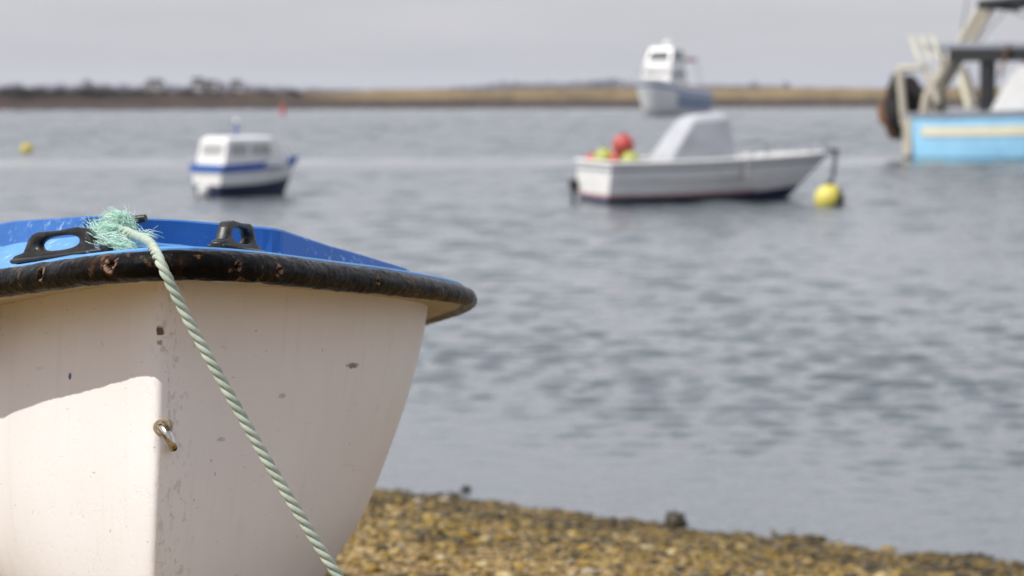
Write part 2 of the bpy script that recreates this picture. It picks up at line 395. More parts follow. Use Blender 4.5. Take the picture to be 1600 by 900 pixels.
gr = ramp(t, [(.3, (.085, .06, .026)), (.5, (.20, .14, .062)), (.75, (.27, .195, .09))], n1.outputs['Fac'])
scr = ramp(t, [(.3, (.012, .007, .004)), (.7, (.066, .034, .016))], n1.outputs['Fac'])
fx = N(t, 'ShaderNodeMapRange', interpolation_type='SMOOTHSTEP'); t.links.new(sx.outputs[0], fx.inputs[0]); fx.inputs[1].default_value = -45; fx.inputs[2].default_value = -18
top = mixc(t, fx.outputs[0], scr.outputs[0], gr.outputs[0])
fz = N(t, 'ShaderNodeMapRange'); t.links.new(math_(t, 'ADD', sx.outputs[2], math_(t, 'MULTIPLY', n2.outputs['Fac'], 1.2)), fz.inputs[0]); fz.inputs[1].default_value = 1.6; fz.inputs[2].default_value = 2.5
t.links.new(mixc(t, fz.outputs[0], mud.outputs[0], top), p.inputs['Base Color']); p.inputs['Roughness'].default_value = .95
tag(mesh('far_shore', V, Fq, m), 'low marsh bank across the water', 'shore', kind='structure')

def leafy(mb, c, rad, n, size, r):
    """leaf clumps spread through an uneven crown"""
    lobes = [(np.array([r.normal(0, .45), r.normal(0, .45), r.normal(0, .35)]), r.uniform(.35, .65)) for _ in range(9)]
    for _ in range(n):
        l, lr = lobes[r.integers(len(lobes))]; d = r.normal(size=3); d /= np.linalg.norm(d)
        q = np.array(c) + (l + d * lr * r.random() ** .4) * np.array(rad)
        a = r.normal(size=3); a /= np.linalg.norm(a); b = np.cross(a, r.normal(size=3)); b /= np.linalg.norm(b); s = size * r.uniform(.6, 1.4)
        mb.add([q - a * s, q + b * s * .6, q + a * s, q - b * s * .6], [(0, 1, 2, 3)])
def leafmat(name, c, var=.45):
    m, t, p = mat_new(name); g = N(t, 'ShaderNodeNewGeometry')
    r_ = ramp(t, [(0, tuple(x * (1 - var) for x in c)), (1, tuple(x * (1 + var) for x in c))], g.outputs['Random Per Island'])
    t.links.new(r_.outputs[0], p.inputs['Base Color']); p.inputs['Roughness'].default_value = .9; return m
M['scrub'] = leafmat('scrub_leaf', (.045, .036, .026)); M['twig'] = leafmat('bare_twigs', (.125, .115, .13)); M['trunk'] = simple('bark', (.08, .065, .05), .9)
r = np.random.default_rng(3)
SHL = 'low dark scrub bush on the brown bank across the water'
for px, s in ((8, 1.3), (30, 2.3), (47, 1.9), (70, 1.2), (98, 1.4), (132, 1.5), (152, 2.2), (170, 1.7), (200, 1.2), (222, 1.7), (258, 1.3), (292, 1.5), (330, 1.2), (365, 1.0), (412, 1.1), (462, 1.0)):
    D = 350.0; x = (px - 800) / FPX * D
    for _ in range(3): D = bank_y(x) + 12; x = (px - 800) / FPX * D
    o = empty('shrub', (x, D, 2.35)); mb = MB(); leafy(mb, (0, 0, s * .24), (s * 1.25, s * .9, s * .30), 420, .18, r); mb.build('foliage', M['scrub'], o)
    mb = MB()
    for k in range(4): mb.tube([(0, 0, -.3), (r.normal(0, .2), r.normal(0, .2), s * .3), (r.normal(0, .5), r.normal(0, .4), s * .8)], [.06, .05, .02], 5)
    mb.build('stem', M['trunk'], o); tag(o, SHL, 'bush', 'scrub bushes on the far bank')
TRL = 'bare winter tree standing on the hazy skyline behind the far bank'
for px, D, h in ((35, 900, 8), (60, 950, 8), (143, 900, 11), (190, 1000, 9), (232, 950, 9), (345, 900, 10.5), (352, 960, 9), (382, 900, 9), (415, 1000, 8), (760, 1100, 10.5), (772, 1100, 9), (845, 1150, 10), (868, 1200, 10), (1172, 1000, 11), (1200, 1050, 8.5), (1228, 1000, 10), (1545, 1000, 9)):
    D *= 2.6; h *= 1.30; x = (px - 800) / FPX * D
    o = empty('bare_tree', (x, D, 2.2)); mb = MB(); leafy(mb, (0, 0, h * .62), (h * .36, h * .36, h * .34), 500, h * .05, r); mb.build('crown', M['twig'], o)
    mb = MB(); mb.tube([(0, 0, -.5), (0, 0, h * .3), (.1, 0, h * .6)], [h * .03, h * .025, h * .01], 7)
    for k in range(6):
        a = r.uniform(0, 6.28); mb.tube([(0, 0, h * r.uniform(.25, .45)), (math.cos(a) * h * .15, math.sin(a) * h * .15, h * .6), (math.cos(a) * h * .25, math.sin(a) * h * .25, h * .8)], [h * .014, h * .009, h * .003], 5)
    mb.build('trunk', M['trunk'], o); tag(o, TRL, 'tree', 'bare trees along the skyline')
mb = MB()
for k in range(620):
    D = r.uniform(2300, 3300); px = r.uniform(-80, 1680); x = (px - 800) / FPX * D
    hh = np.interp(px, [-80, 0, 230, 420, 560, 700, 760, 860, 920, 960, 1000, 1040, 1100, 1180, 1300, 1420, 1700], [8, 9, 9, 7, 4, 5, 9, 11, 13, 15, 14, 10, 9, 9, 5, 3.5, 4]) * r.uniform(.6, .95) * D / 2000
    leafy(mb, (x, D, 2.2 + hh * .45), (hh * 1.1, hh * .8, hh * .5), 34, hh * .24, r)
tag(mb.build('distant_woods', M['twig']), 'blue grey woodland strip on the far horizon', 'woods', kind='stuff')
M['render'] = simple('house_render', (.72, .70, .66), .8, .06); M['slate'] = simple('house_roof', (.16, .14, .14), .8, .2)
def house(px, D, wd, h, rh, lab):
    x = (px - 800) / FPX * D; o = empty('house', (x, D, 2.2))
    MB().box((0, 0, h / 2 - .3), (wd, 7, h + .6)).build('wall', M['render'], o)
    rf = MB().prism([(-wd / 2 - .3, h), (wd / 2 + .3, h), (wd / 2 - .6, h + rh), (-wd / 2 + .6, h + rh)], -3.9, 3.9).build('roof', M['slate'], o)
    MB().box((wd * .3, 0, h + rh + .3), (.8, .8, 1.6)).build('chimney', M['render'], rf)
    for sx_ in (-.28, .28): MB().box((wd * sx_, -3.53, h * .62), (1.2, .08, 1.3)).build('window', M['glass'], o)
    tag(o, lab, 'house')
house(245, 700, 4.5, 3.6, 1.0, 'wide pale house on the skyline, leftmost of the white buildings across the water')
house(312, 700, 3, 4.4, .8, 'tall white house on the skyline behind the left cabin boat')
house(331, 700, 3, 3.4, 1.0, 'white house close to the right of the tall white one on the skyline')
house(371, 700, 3, 3.6, .8, 'narrow white house on the skyline nearest the red marker')

# ------------------------------------------------------------------ haze
m = bpy.data.materials.new('pale_air'); m.use_nodes = True; t = m.node_tree; t.nodes.clear()
pv = N(t, 'ShaderNodeVolumePrincipled'); pv.inputs['Color'].default_value = (.86, .90, 1, 1); pv.inputs['Density'].default_value = .00013; pv.inputs['Anisotropy'].default_value = .1
mo_ = N(t, 'ShaderNodeOutputMaterial'); t.links.new(pv.outputs[0], mo_.inputs['Volume'])
tag(MB().box((0, 2200, 19), (7000, 4900, 46)).build('haze', m), kind='stuff')

# ------------------------------------------------------------------ moored boats
def hull_fn(Ln, W, zs, zb, rake, p=2.4, sect=.32, stern=.88, deep=-.35, bowf=.55):
    """point on the hull: t 0 stern..1 bow, q 0 keel..1 sheer, side +-1"""
    def pt(t_, q, side, off=0.0):
        sh = stern + (1 - stern) * min(1, t_ * 2.2)
        b = W / 2 * sh * max(0, 1 - t_ ** p) ** .8
        s = q ** (sect + bowf * t_ ** 2)
        zt = zs + (zb - zs) * t_ ** 1.8; z0 = deep * (1 - t_ ** 4 * .8)
        z = z0 + (zt - z0) * q
        x = t_ * Ln + rake * (q - .5) * 2 * t_ ** 3 * .5
        return (x, side * (b * s + off), z)
    return pt
def strip(pt, q0, q1, off=0.0, nt=36, nq=8, t0=0.0, t1=1.0, sides=(1, -1), transom=True):
    mb = MB()
    for s in sides:
        V = [pt(t0 + (t1 - t0) * i / nt, q0 + (q1 - q0) * j / nq, s, off) for i in range(nt + 1) for j in range(nq + 1)]
        F_ = [(i * (nq + 1) + j, (i + 1) * (nq + 1) + j, (i + 1) * (nq + 1) + j + 1, i * (nq + 1) + j + 1) for i in range(nt) for j in range(nq)]
        mb.add(V, F_)
    if transom:
        V = []
        for j in range(nq + 1):
            q = q0 + (q1 - q0) * j / nq; a, b = pt(0, q, 1, off), pt(0, q, -1, off)
            V += [(a[0] - off, a[1], a[2]), (b[0] - off, b[1], b[2])]
        mb.add(V, [(2 * j, 2 * j + 1, 2 * j + 3, 2 * j + 2) for j in range(nq)])
    return mb
def deck(pt, drop, inset, t0, t1, nt=24):
    mb = MB(); V = []
    for i in range(nt + 1):
        t_ = t0 + (t1 - t0) * i / nt; a = pt(t_, 1, 1); y = max(a[1] - inset, 0)
        V += [(a[0], y, a[2] - drop), (a[0], -y, a[2] - drop)]
    return mb.add(V, [(2 * i, 2 * i + 1, 2 * i + 3, 2 * i + 2) for i in range(nt)])
def rail(pt, rad, off=.0, dz=0, t1=1.0, nt=40):
    P = [pt(t1 * i / nt, 1, 1, off) for i in range(nt + 1)]; Q = [pt(t1 * i / nt, 1, -1, off) for i in range(nt, -1, -1)]
    P = P + Q[1:] + [P[0]]
    return MB().tube([(a, b, c + dz) for a, b, c in P], rad, 8)
def outboard(root, x, y, z, cowl, s=1.0):
    o = MB().box((x - .12 * s, y, z + .28 * s), (.34 * s, .26 * s, .36 * s), None, .07 * s).build('outboard_motor', cowl, root, True, 60)
    mb = MB(); mb.box((x - .12 * s, y, z - .12 * s), (.14 * s, .10 * s, .5 * s), None, .03 * s); mb.box((x - .02 * s, y, z + .05 * s), (.14 * s, .18 * s, .16 * s), None, .02); mb.box((x - .12 * s, y, z - .45 * s), (.34 * s, .06 * s, .22 * s), None, .02)
    mb.build('motor_leg', M['dark'], o); return o

# white open motor boat with a covered console
BH = R(17)
root = empty('motor_boat', (1.93, 53.1, 0), BH)
pt = hull_fn(5.5, 2.75, .97, 1.14, 1.25, 2.6, .22, .93)
strip(pt, 0, 1).build('hull', M['white'], root, True, 50)
strip(pt, 0, .385, .004, t1=1).build('antifouling', M['navy'], root, True, 50)
strip(pt, .40, .435, .006, t1=.72).build('waterline_stripe', M['pink'], root, True, 50)
strip(pt, .86, .90, .02, t1=1).build('rubbing_strake', M['grey'], root, True, 50)
rail(pt, .045).build('gunwale', M['white'], root, True, 60)
deck(pt, .42, .06, 0.0, .62).build('cockpit_floor', M['grey'], root)
deck(pt, .02, .0, .60, 1.0).build('foredeck', M['white'], root)
MB().box((3.45, 0, .83), (.05, 2.2, .45)).build('bulkhead', M['white'], root)
cv = MB(); cw = .72
b0 = [(1.55, -cw, .62), (3.35, -cw, .62), (3.35, cw, .62), (1.55, cw, .62)]; b1 = [(1.72, -cw * .98, 1.15), (3.33, -cw * .98, 1.15), (3.33, cw * .98, 1.15), (1.72, cw * .98, 1.15)]
b2 = [(2.30, -cw * .8, 1.96), (3.22, -cw * .8, 2.02), (3.22, cw * .8, 2.02), (2.30, cw * .8, 1.96)]; b3 = [(2.48, -cw * .6, 2.07), (3.12, -cw * .6, 2.12), (3.12, cw * .6, 2.12), (2.48, cw * .6, 2.07)]
Vc = b0 + b1 + b2 + b3
Fc = [(k * 4 + i, k * 4 + (i + 1) % 4, k * 4 + 4 + (i + 1) % 4, k * 4 + 4 + i) for k in range(3) for i in range(4)] + [(12, 13, 14, 15)]
cvo = cv.add(Vc, Fc).build('console_cover', M['cover_grey'], root, True, 30); ss_ = cvo.modifiers.new('soft_edges', 'BEVEL'); ss_.width = .09; ss_.segments = 3; ss_.limit_method = 'ANGLE'; ss_.angle_limit = R(12)
for x, z, wd in ((1.25, .86, 1.8), (3.8, 1.0, 1.1)): MB().box((x, 0, z - .12), (.42, wd, .08), None, .02).build('bench_seat', M['white'], root)
br = MB(); A = [pt(t_, 1, 1) for t_ in (.62, .7, .8, .9, .985)]; B = [pt(t_, 1, -1) for t_ in (.985, .9, .8, .7, .62)]
br.tube([(a, b * .92, c + (.30 if i not in (0, 9) else .03)) for i, (a, b, c) in enumerate(A + B)], .022, 6)
for a, b, c in A[1:] + B[:-1]: br.tube([(a, b * .92, c), (a, b * .92, c + .30)], .016, 6)
br.build('bow_rail', M['steel'], root, True)
tip = pt(1, 1, 1)
MB().box((tip[0] + .04, 0, tip[2] + .05), (.35, .14, .09), None, .02).build('bow_roller', M['dark'], root)
outboard(root, -.05, 1.1, .22, M['dark'], .65)
tag(root, 'white open motor boat with grey canvas console cover and floats heaped in its stern', 'boat')
def wpt(root, v):
    return Matrix.Translation(root.location) @ Matrix.Rotation(root.rotation_euler.z, 4, 'Z') @ Vector(v)
def float_ball(v, rad, mat, lab, name='float', group='floats heaped in the motor boat stern'):
    o = empty(name, v); MB().ball((0, 0, 0), rad, 22, (1, 1, 1.08)).build('ball', mat, o, True, 80)
    MB().lathe((0, 0, rad * 1.0), [(rad * .22, 0), (rad * .2, rad * .16), (rad * .1, rad * .2)], 12).build('eye_collar', M['dark'], o, True)
    tag(o, lab, 'float', group); return o
for (x, y, z, rd, mt, lab) in ((.66, -.25, 1.36, .26, 'red', 'largest red ball float, on top of the heap in the motor boat stern'),
        (.40, .35, 1.0, .27, 'lime', 'yellow green float at the back of the heap in the white motor boat'),
        (.25, .78, .92, .22, 'red', 'small red float at the far left of the heap in the motor boat stern'),
        (.66, .12, .98, .24, 'red', 'red float squeezed between two lime floats in the motor boat'),
        (.70, -.62, .98, .23, 'lime', 'lime float directly under the big red ball in the motor boat')):
    q = wpt(root, (x, y, z)); float_ball(q, rd, M[mt], lab)
# its mooring buoy and chain
yb = empty('mooring_buoy', (7.27, 51.3, 0)); m, t, p = mat_new('tarnish_shade_yellow')
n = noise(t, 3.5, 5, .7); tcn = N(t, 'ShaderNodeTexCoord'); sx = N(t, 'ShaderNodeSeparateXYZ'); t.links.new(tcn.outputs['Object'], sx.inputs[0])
k = math_(t, 'ADD', math_(t, 'SUBTRACT', math_(t, 'MULTIPLY', sx.outputs[2], .55), math_(t, 'MULTIPLY', sx.outputs[0], 1.35)), math_(t, 'MULTIPLY', n.outputs['Fac'], .5))  # right lower side painted dark for shade and tarnish, ragged by noise
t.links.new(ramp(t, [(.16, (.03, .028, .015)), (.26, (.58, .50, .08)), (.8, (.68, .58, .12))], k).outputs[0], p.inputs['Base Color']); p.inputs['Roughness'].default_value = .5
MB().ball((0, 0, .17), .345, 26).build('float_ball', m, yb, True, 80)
MB().lathe((0, 0, .49), [(.09, 0), (.09, .08), (.04, .1)], 14).build('top_collar', M['dark'], yb, True)
tag(yb, 'big yellow ball buoy afloat at the bow of the white motor boat', 'buoy')
tp = wpt(root, (tip[0] + .15, 0, tip[2] + .02)); e = Vector((7.27, 51.3, .55))
mc = MB(); mc.tube([tp + (e - tp) * s + Vector((0, 0, -.25 * math.sin(math.pi * s))) for s in np.linspace(0, 1, 16)], .05, 8)
tag(mc.build('mooring_chain', M['dark'], None, True), 'dark mooring chain hanging from the motor boat bow to the yellow buoy', 'chain')

# small blue and white cabin boat, stern on
root = empty('cabin_boat', (-7.62, 55.9, 0), R(45))
pt = hull_fn(2.7, 1.36, .80, .96, .5, 2.3, .25, .92, -.2)
strip(pt, 0, 1).build('hull', M['white'], root, True, 50)
strip(pt, 0, .50, .004).build('antifouling', M['navy'], root, True, 50)
strip(pt, .82, 1.03, .03, nq=3).build('blue_gunwale', M['midblue'], root, True, 50)
deck(pt, .01, 0, 0, 1).build('deck', M['white'], root)
cab = MB()
def house_rings(mb, rings):
    V = []; F_ = []
    for (x0, x1, hw, z) in rings: V += [(x0, -hw, z), (x1, -hw, z), (x1, hw, z), (x0, hw, z)]
    for k in range(len(rings) - 1): F_ += [(k * 4 + i, k * 4 + (i + 1) % 4, k * 4 + 4 + (i + 1) % 4, k * 4 + 4 + i) for i in range(4)]
    F_.append(tuple((len(rings) - 1) * 4 + i for i in range(4))); return mb.add(V, F_)
cabo = house_rings(cab, [(.12, 2.15, .58, .76), (.16, 2.05, .57, 1.00), (.24, 1.80, .54, 1.38), (.28, 1.76, .52, 1.45), (.38, 1.60, .44, 1.51)]).build('cabin', M['white'], root, False)
def pane(root, pts, mat, th=.012, name='window'):
    P = [Vector(p) for p in pts]; nrm = (P[1] - P[0]).cross(P[2] - P[0]).normalized() * th
    n_ = len(P); mb = MB(); mb.add([q + nrm for q in P] + [q - nrm for q in P], [tuple(range(n_)), tuple(range(2 * n_ - 1, n_ - 1, -1))] + [(i, i + n_, (i + 1) % n_ + n_, (i + 1) % n_) for i in range(n_)])
    return mb.build(name, mat, root)
pane(root, [(.33, -.567, 1.04), (.86, -.567, 1.04), (.86, -.546, 1.33), (.38, -.546, 1.33)], M['paleglass'])
pane(root, [(.98, -.567, 1.04), (1.62, -.567, 1.04), (1.55, -.546, 1.33), (.98, -.546, 1.33)], M['paleglass'])
pane(root, [(.168, .40, 1.05), (.168, -.40, 1.05), (.215, -.40, 1.32), (.22, .40, 1.32)], M['paleglass'])
pane(root, [(2.03, -.45, 1.06), (2.03, .45, 1.06), (1.83, .40, 1.35), (1.83, -.40, 1.35)], M['midblue'])
pane(root, [(.33, .567, 1.04), (1.48, .567, 1.04), (1.42, .546, 1.33), (.38, .546, 1.33)], M['paleglass'])
mb = MB(); mb.tube([(.95, 0, 1.48), (.95, 0, 1.86)], .034, 8); mo = mb.build('mast', M['midblue'], root, True); MB().ball((.95, 0, 1.90), .06, 12).build('mast_light', M['white'], mo, True)
mb = MB(); mb.tube([(2.05, -.42, .94), (2.15, -.40, 1.14), (2.58, -.1, 1.20), (2.66, 0, 1.20), (2.58, .1, 1.20), (2.15, .40, 1.14), (2.05, .42, .94)], .016, 6); mb.tube([(2.6, 0, .95), (2.64, 0, 1.2)], .016, 6); mb.build('bow_rail', M['steel'], root, True)
ob = outboard(root, -.03, -.05, -.10, M['white'], .85)
tag(root, 'small white cabin boat with a blue gunwale and outboard, moored stern towards the beach', 'boat')

# far cruiser, bow towards us
root = empty('cabin_cruiser', (22.1, 266.6, 0), R(240))
root.scale = (1.16, 1.16, 1.16)
pt = hull_fn(11.6, 3.5, 2.5, 3.65, 1.3, 26, .12, .95, -.3, .12)
strip(pt, 0, 1).build('hull', M['white'], root, True, 50)
strip(pt, .80, .86, .03).build('rubbing_strake', M['midblue'], root, True, 50)
strip(pt, .30, .74, .025, t0=0, t1=.70, transom=False).build('side_band', simple('slate_blue_band', (.22, .29, .40), .5, .2, .4), root, True, 50)
deck(pt, .05, 0, 0, 1).build('deck', M['white'], root)
house_rings(MB(), [(4.0, 8.0, 1.6, 2.5), (4.1, 7.6, 1.5, 4.4), (4.15, 7.4, 1.45, 4.6)]).build('saloon', M['white'], root)
pane(root, [(7.66, -1.3, 4.05), (7.66, 1.3, 4.05), (7.60, 1.28, 4.35), (7.60, -1.28, 4.35)], M['glass'], .05)
for s in (1, -1): pane(root, [(4.4, s * 1.52, 3.9), (7.2, s * 1.52, 3.9), (7.1, s * 1.50, 4.3), (4.4, s * 1.50, 4.3)], M['glass'], .05)
house_rings(MB(), [(4.2, 7.5, 1.5, 4.6), (4.3, 7.3, 1.42, 5.4), (4.4, 6.6, 1.2, 6.6), (4.5, 6.4, 1.1, 6.75)]).build('wheelhouse', M['white'], root)
pane(root, [(7.3, -1.1, 5.5), (7.3, 1.1, 5.5), (6.75, 1.0, 6.3), (6.75, -1.0, 6.3)], M['glass'], .06)
for s in (1, -1): pane(root, [(4.5, s * 1.42, 5.5), (6.8, s * 1.42, 5.5), (6.4, s * 1.27, 6.3), (4.6, s * 1.27, 6.3)], M['glass'], .05)
mo = MB().tube([(5.2, 0, 6.7), (5.0, 0, 7.9)], .06, 8).build('mast', M['white'], root, True)
MB().lathe((5.2, 0, 6.85), [(.1, 0), (.45, .1), (.5, .25), (.4, .42), (.05, .45)], 16).build('radar_dome', M['white'], mo, True)
can = MB().box((2.6, 0, 5.55), (3.2, 2.6, .32), None, .08).build('canopy', M['pink'], root)
for x, y in ((1.1, 1.2), (1.1, -1.2), (3.9, 1.2), (3.9, -1.2)): MB().tube([(x - (.9 if x < 2 else 0), y * 1.3, 2.0), (x, y, 5.5)], .05, 6).build('canopy_pole', M['steel'], can, True)
MB().box((1.9, -.9, 2.9), (1.0, .9, 1.0), None, .1).build('deck_locker', M['white'], root)
MB().box((1.0, -1.2, 3.0), (.7, .7, .9), None, .1).build('life_jacket_bin', M['red'], root)
mb = MB(); mb.tube([(5.5, 1.7, 2.75), (7.5, 1.6, 3.9), (9.2, 1.4, 4.3), (9.6, 0, 4.4), (9.2, -1.4, 4.3), (7.5, -1.6, 3.9), (5.5, -1.7, 2.75)], .035, 6); mb.build('bow_rail', M['steel'], root, True)
outboard(root, -.25, -.6, 1.5, M['black'], 2.2)
tag(root, 'white cabin cruiser with a high wheelhouse and red canopy, farthest of the boats', 'boat')

for ch in root.children:
    if ch.name.split('.')[0] in ('saloon', 'wheelhouse', 'window', 'mast', 'canopy', 'bow_rail', 'deck_locker'): ch.location.x += 2.0

# blue trawler leaving the frame on the right
root = empty('fishing_trawler', (16.9, 91.6, 0), R(-35)); root.scale = (1.12, 1, 1)
pt = hull_fn(13.5, 4.6, 1.75, 2.7, 1.3, 3.0, .05, .93, -.7)
strip(pt, 0, 1).build('hull', M['blue'], root, True, 50)
strip(pt, 0, .30, .012).build('antifouling', simple('waterline_teal', (.10, .30, .38), .5, .3, 1), root, True, 50)
strip(pt, .64, .80, .03, t0=.05, transom=False).build('cream_stripe', M['cream'], root, True, 50)
strip(pt, .945, 1.03, .05, nq=3).build('rubbing_strake', M['grey'], root, True, 50)
V = []
tr = MB()
for j in range(9):
    q = .3 + .72 * j / 8; a, b = pt(0, q, 1, .03), pt(0, q, -1, .03); V += [(-.06, a[1], a[2]), (-.06, b[1], b[2])]
tr.add(V, [(2 * j, 2 * j + 1, 2 * j + 3, 2 * j + 2) for j in range(8)]); tr.build('transom', M['beige'], root)
deck(pt, .7, .08, 0, 1).build('deck', M['grey'], root)
MB().box((.14, -2.12, .95), (.32, .12, 1.75), None, .02).build('stern_fender', M['beige'], root)
# gantry: leaning legs to a high crossbeam
for s in (-1, 1):
    mb = MB(); mb.tube([(.55, s * .45 - 1.3, 1.15), (.75, s * .45 - 1.3, 2.5), (2.75, s * .45 - 1.2, 6.0)], [.22, .21, .16], 8)
    mb.tube([(-.05, s * 1.95, 1.3), (-.3, s * 1.9, 3.55)], .15, 8); mb.tube([(-.35, s * 1.9, 3.55), (.7, s * 1.9, 3.6), (1.2, s * 1.88, 2.2)], .14, 8)
    mb.build('gantry_leg', M['beige'], root, True, 60)
mb = MB(); mb.tube([(2.75, -1.85, 6.05), (2.75, 1.85, 6.05)], .17, 8); mb.tube([(2.7, -1.6, 6.1), (6.2, -1.3, 6.45), (8.4, -.9, 6.3)], .14, 8); mb.tube([(2.7, 1.6, 6.1), (6.2, 1.3, 6.45), (8.4, .9, 6.3)], .14, 8)
for x in np.arange(3.6, 8, .55): mb.box((x, -1.42, 6.1 + .1 * (x - 3.3) * (1 if x < 6 else .8)), (.2, .25, .34))
mb.build('gantry_beam', M['dark'], root, True, 60)
# shelter roof and its dark supports
MB().box((4.8, 0, 4.45), (8.6, 3.9, .26), None, .03).build('shelter_roof', M['grey'], root)
MB().box((5.3, -1.9, 4.05), (7.4, .1, .46)).build('roof_fascia', M['dark'], root)
for x, wd in ((2.95, .9), (5.3, 1.0)): MB().box((x, -1.6, 2.75), (wd * .5, .5, 2.4), None, .04).build('shelter_post', M['dark'], root)
for x, y in ((-.1, 1.7), (3.2, 1.7), (8.6, 1.7), (8.6, -1.7)): MB().tube([(x, y, 1.1), (x, y, 4.3)], .08, 6).build('shelter_post', M['dark'], root, True)
MB().tube([(2.05, -1.9, 3.25), (2.38, -1.9, 2.0)], .12, 8).build('stanchion', M['cream'], root, True)
MB().tube([(3.9, -2.1, 4.5), (3.55, -2.0, 3.2)], .06, 8).build('derrick', M['rust'], root, True)
for k in range(3): MB().tube([(.20 + .36 * k, -2.1 + .1 * k, 4.85), (.62 + .36 * k, -2.2 + .1 * k, 3.85)], .065, 8).build('lamp_tube', M['cream'], root, True)
mb = MB(); mb.tube([(4.3, 0, 4.4), (4.3, 0, 8.2)], [.12, .06], 8); mb.tube([(4.3, -1.2, 6.9), (4.3, 1.2, 6.9)], .05, 6); mb.build('mast', M['rust'], root, True)
for a, b in (((3.2, -1.5, 6.0), (9.5, -.8, 3.2)), ((3.2, 1.5, 6.0), (9.5, .8, 3.2)), ((4.3, 0, 8.0), (12.6, 0, 2.9)), ((3.2, 0, 6.1), (-.2, 0, 2.0)), ((2.4, -1.6, 8.0), (1.9, -1.7, 4.4))): MB().tube([a, b], .022, 5).build('rigging_wire', M['dark'], root, True)
# whaleback and wheelhouse forward
wh = MB().prism([(2.9, 1.35), (13.0, 1.75), (13.0, 3.0), (9.0, 4.0), (5.6, 4.15), (4.5, 3.95), (3.75, 3.1)], -1.85, 1.85)
wh.build('wheelhouse', M['white'], root)
for x in (6.2, 7.4, 8.6): MB().box((x, -1.87, 3.2), (.8, .06, .6), None, .02).build('window', M['glass'], root)
# net hung over the stern
nb = blobs('hung_net', np.array([(-.42, -1.0, 2.05), (-.45, .0, 2.1), (-.42, 1.0, 2.0), (-.55, -.5, 2.55), (-.5, .5, 2.5), (-.40, -.6, 1.4), (-.4, .5, 1.3), (-.22, -1.35, 2.75)]), np.array([(.36, .8, .85)] * 5 + [(.25, .6, .7)] * 2 + [(.3, .5, .5)]), M['net'], 3, 5, .10); nb.parent = root; nb.location.x = -.40
ob_ = blobs('net_chafer', np.array([(-.80, -.7, 1.75), (-.62, -.4, 1.15), (-.84, .3, 2.2), (-.84, -.8, 2.2)]), np.array([(.08, .5, .6), (.08, .45, .5), (.05, .5, .5), (.05, .3, .5)]), M['orange'], 2, 6, .12); ob_.parent = nb
tag(root, 'bright blue fishing trawler with a cream stripe and beige gantry at its stern', 'trawler')

# small floats further off
o = empty('mooring_buoy', ((43 - 800) / FPX * 98, 98, 0)); MB().ball((0, 0, .14), .27, 22).build('float_ball', M['yellow'], o, True, 80); MB().lathe((0, 0, .40), [(.06, 0), (.06, .06), (.02, .07)], 12).build('top_collar', M['dark'], o, True)
tag(o, 'small yellow ball buoy floating alone, far from any boat', 'buoy')
def marker(px, D, s, lab):
    o = empty('channel_marker', ((px - 800) / FPX * D, D, 0))
    MB().lathe((0, 0, -.2), [(.45 * s, 0), (.5 * s, .15), (.5 * s, .5 * s), (.42 * s, .58 * s)], 20).build('float', M['red'], o, True)
    MB().lathe((0, 0, .35 * s), [(.36 * s, 0), (.32 * s, .9 * s), (.2 * s, 1.2 * s), (.2 * s, 1.55 * s), (.05 * s, 1.6 * s)], 18).build('tower', M['red'], o, True)
    tag(o, lab, 'buoy')
marker(443, 262, .78, 'red can channel marker standing in the water before the far bank')
marker(1, 300, .45, 'low red float half cut off by the left edge of the photo')

# ------------------------------------------------------------------ foreground dinghy
PSI, TH = R(8), R(8.3)
O0 = Vector((-.5684, 3.80, 2.3079))
aft = Vector((-math.sin(PSI) * math.cos(TH), math.cos(PSI) * math.cos(TH), -math.sin(TH))); lat = Vector((math.cos(PSI), math.sin(PSI), 0)); upv = lat.cross(aft)
din = empty('dinghy', O0); B3 = Matrix((lat, aft, upv)).transposed()          # boat frame: x lateral, y aft, z up
din.rotation_euler = B3.to_euler()
def W2(v): return O0 + B3 @ Vector(v)                                          # boat frame to world
RIM = spline([(0, 0), (.034, .006), (.088, .05), (.164, .145), (.244, .288), (.322, .428), (.397, .56), (.486, .745), (.54, .87), (.592, 1.005), (.638, 1.17), (.662, 1.36), (.662, 1.6), (.645, 2.0), (.61, 2.6), (.56, 3.2), (.52, 3.6)], 420)
tg = np.gradient(RIM, axis=0); tg /= np.linalg.norm(tg, axis=1)[:, None]; tg[0] = (1, 0)
nin = np.stack([-tg[:, 1], tg[:, 0]], 1)                                       # inward normal
def inset(d, side=1, z=0.0):
    q = RIM + nin * (d if np.isscalar(d) else np.asarray(d)[:, None]); q = q.copy(); q[:, 0] = np.maximum(q[:, 0], 0)
    return np.stack([side * q[:, 0], q[:, 1], np.zeros(len(q)) + z], 1)
def full(d, z=0.0):
    a = inset(d, -1, z)[::-1]; b = inset(d, 1, z)[1:]; return np.r_[a, b]
def loft(curves, closed=False):
    n_ = len(curves[0]); V = [tuple(p) for c in curves for p in c]
    F_ = [(k * n_ + i, k * n_ + i + 1, (k + 1) * n_ + i + 1, (k + 1) * n_ + i) for k in range(len(curves) - 1) for i in range(n_ - 1)]
    return V, F_

# hull paint: bristle marks, scuffs, stains
m, t, p = mat_new('old_white_paint')
ob = N(t, 'ShaderNodeTexCoord').outputs['Object']
nbig = noise(t, 2.5, 5, .6, ob); nmid = noise(t, 14, 5, .65, ob); fine = noise(t, 150, 4, .6, ob); brist = noise(t, 1, 5, .7, ob, (60, 60, 14)); scr = noise(t, 1, 3, .6, ob, (40, 16, 120))
c = ramp(t, [(.3, (.77, .745, .725)), (.7, (.82, .80, .78))], nbig.outputs['Fac']).outputs[0]
sx = N(t, 'ShaderNodeSeparateXYZ'); t.links.new(ob, sx.inputs[0])
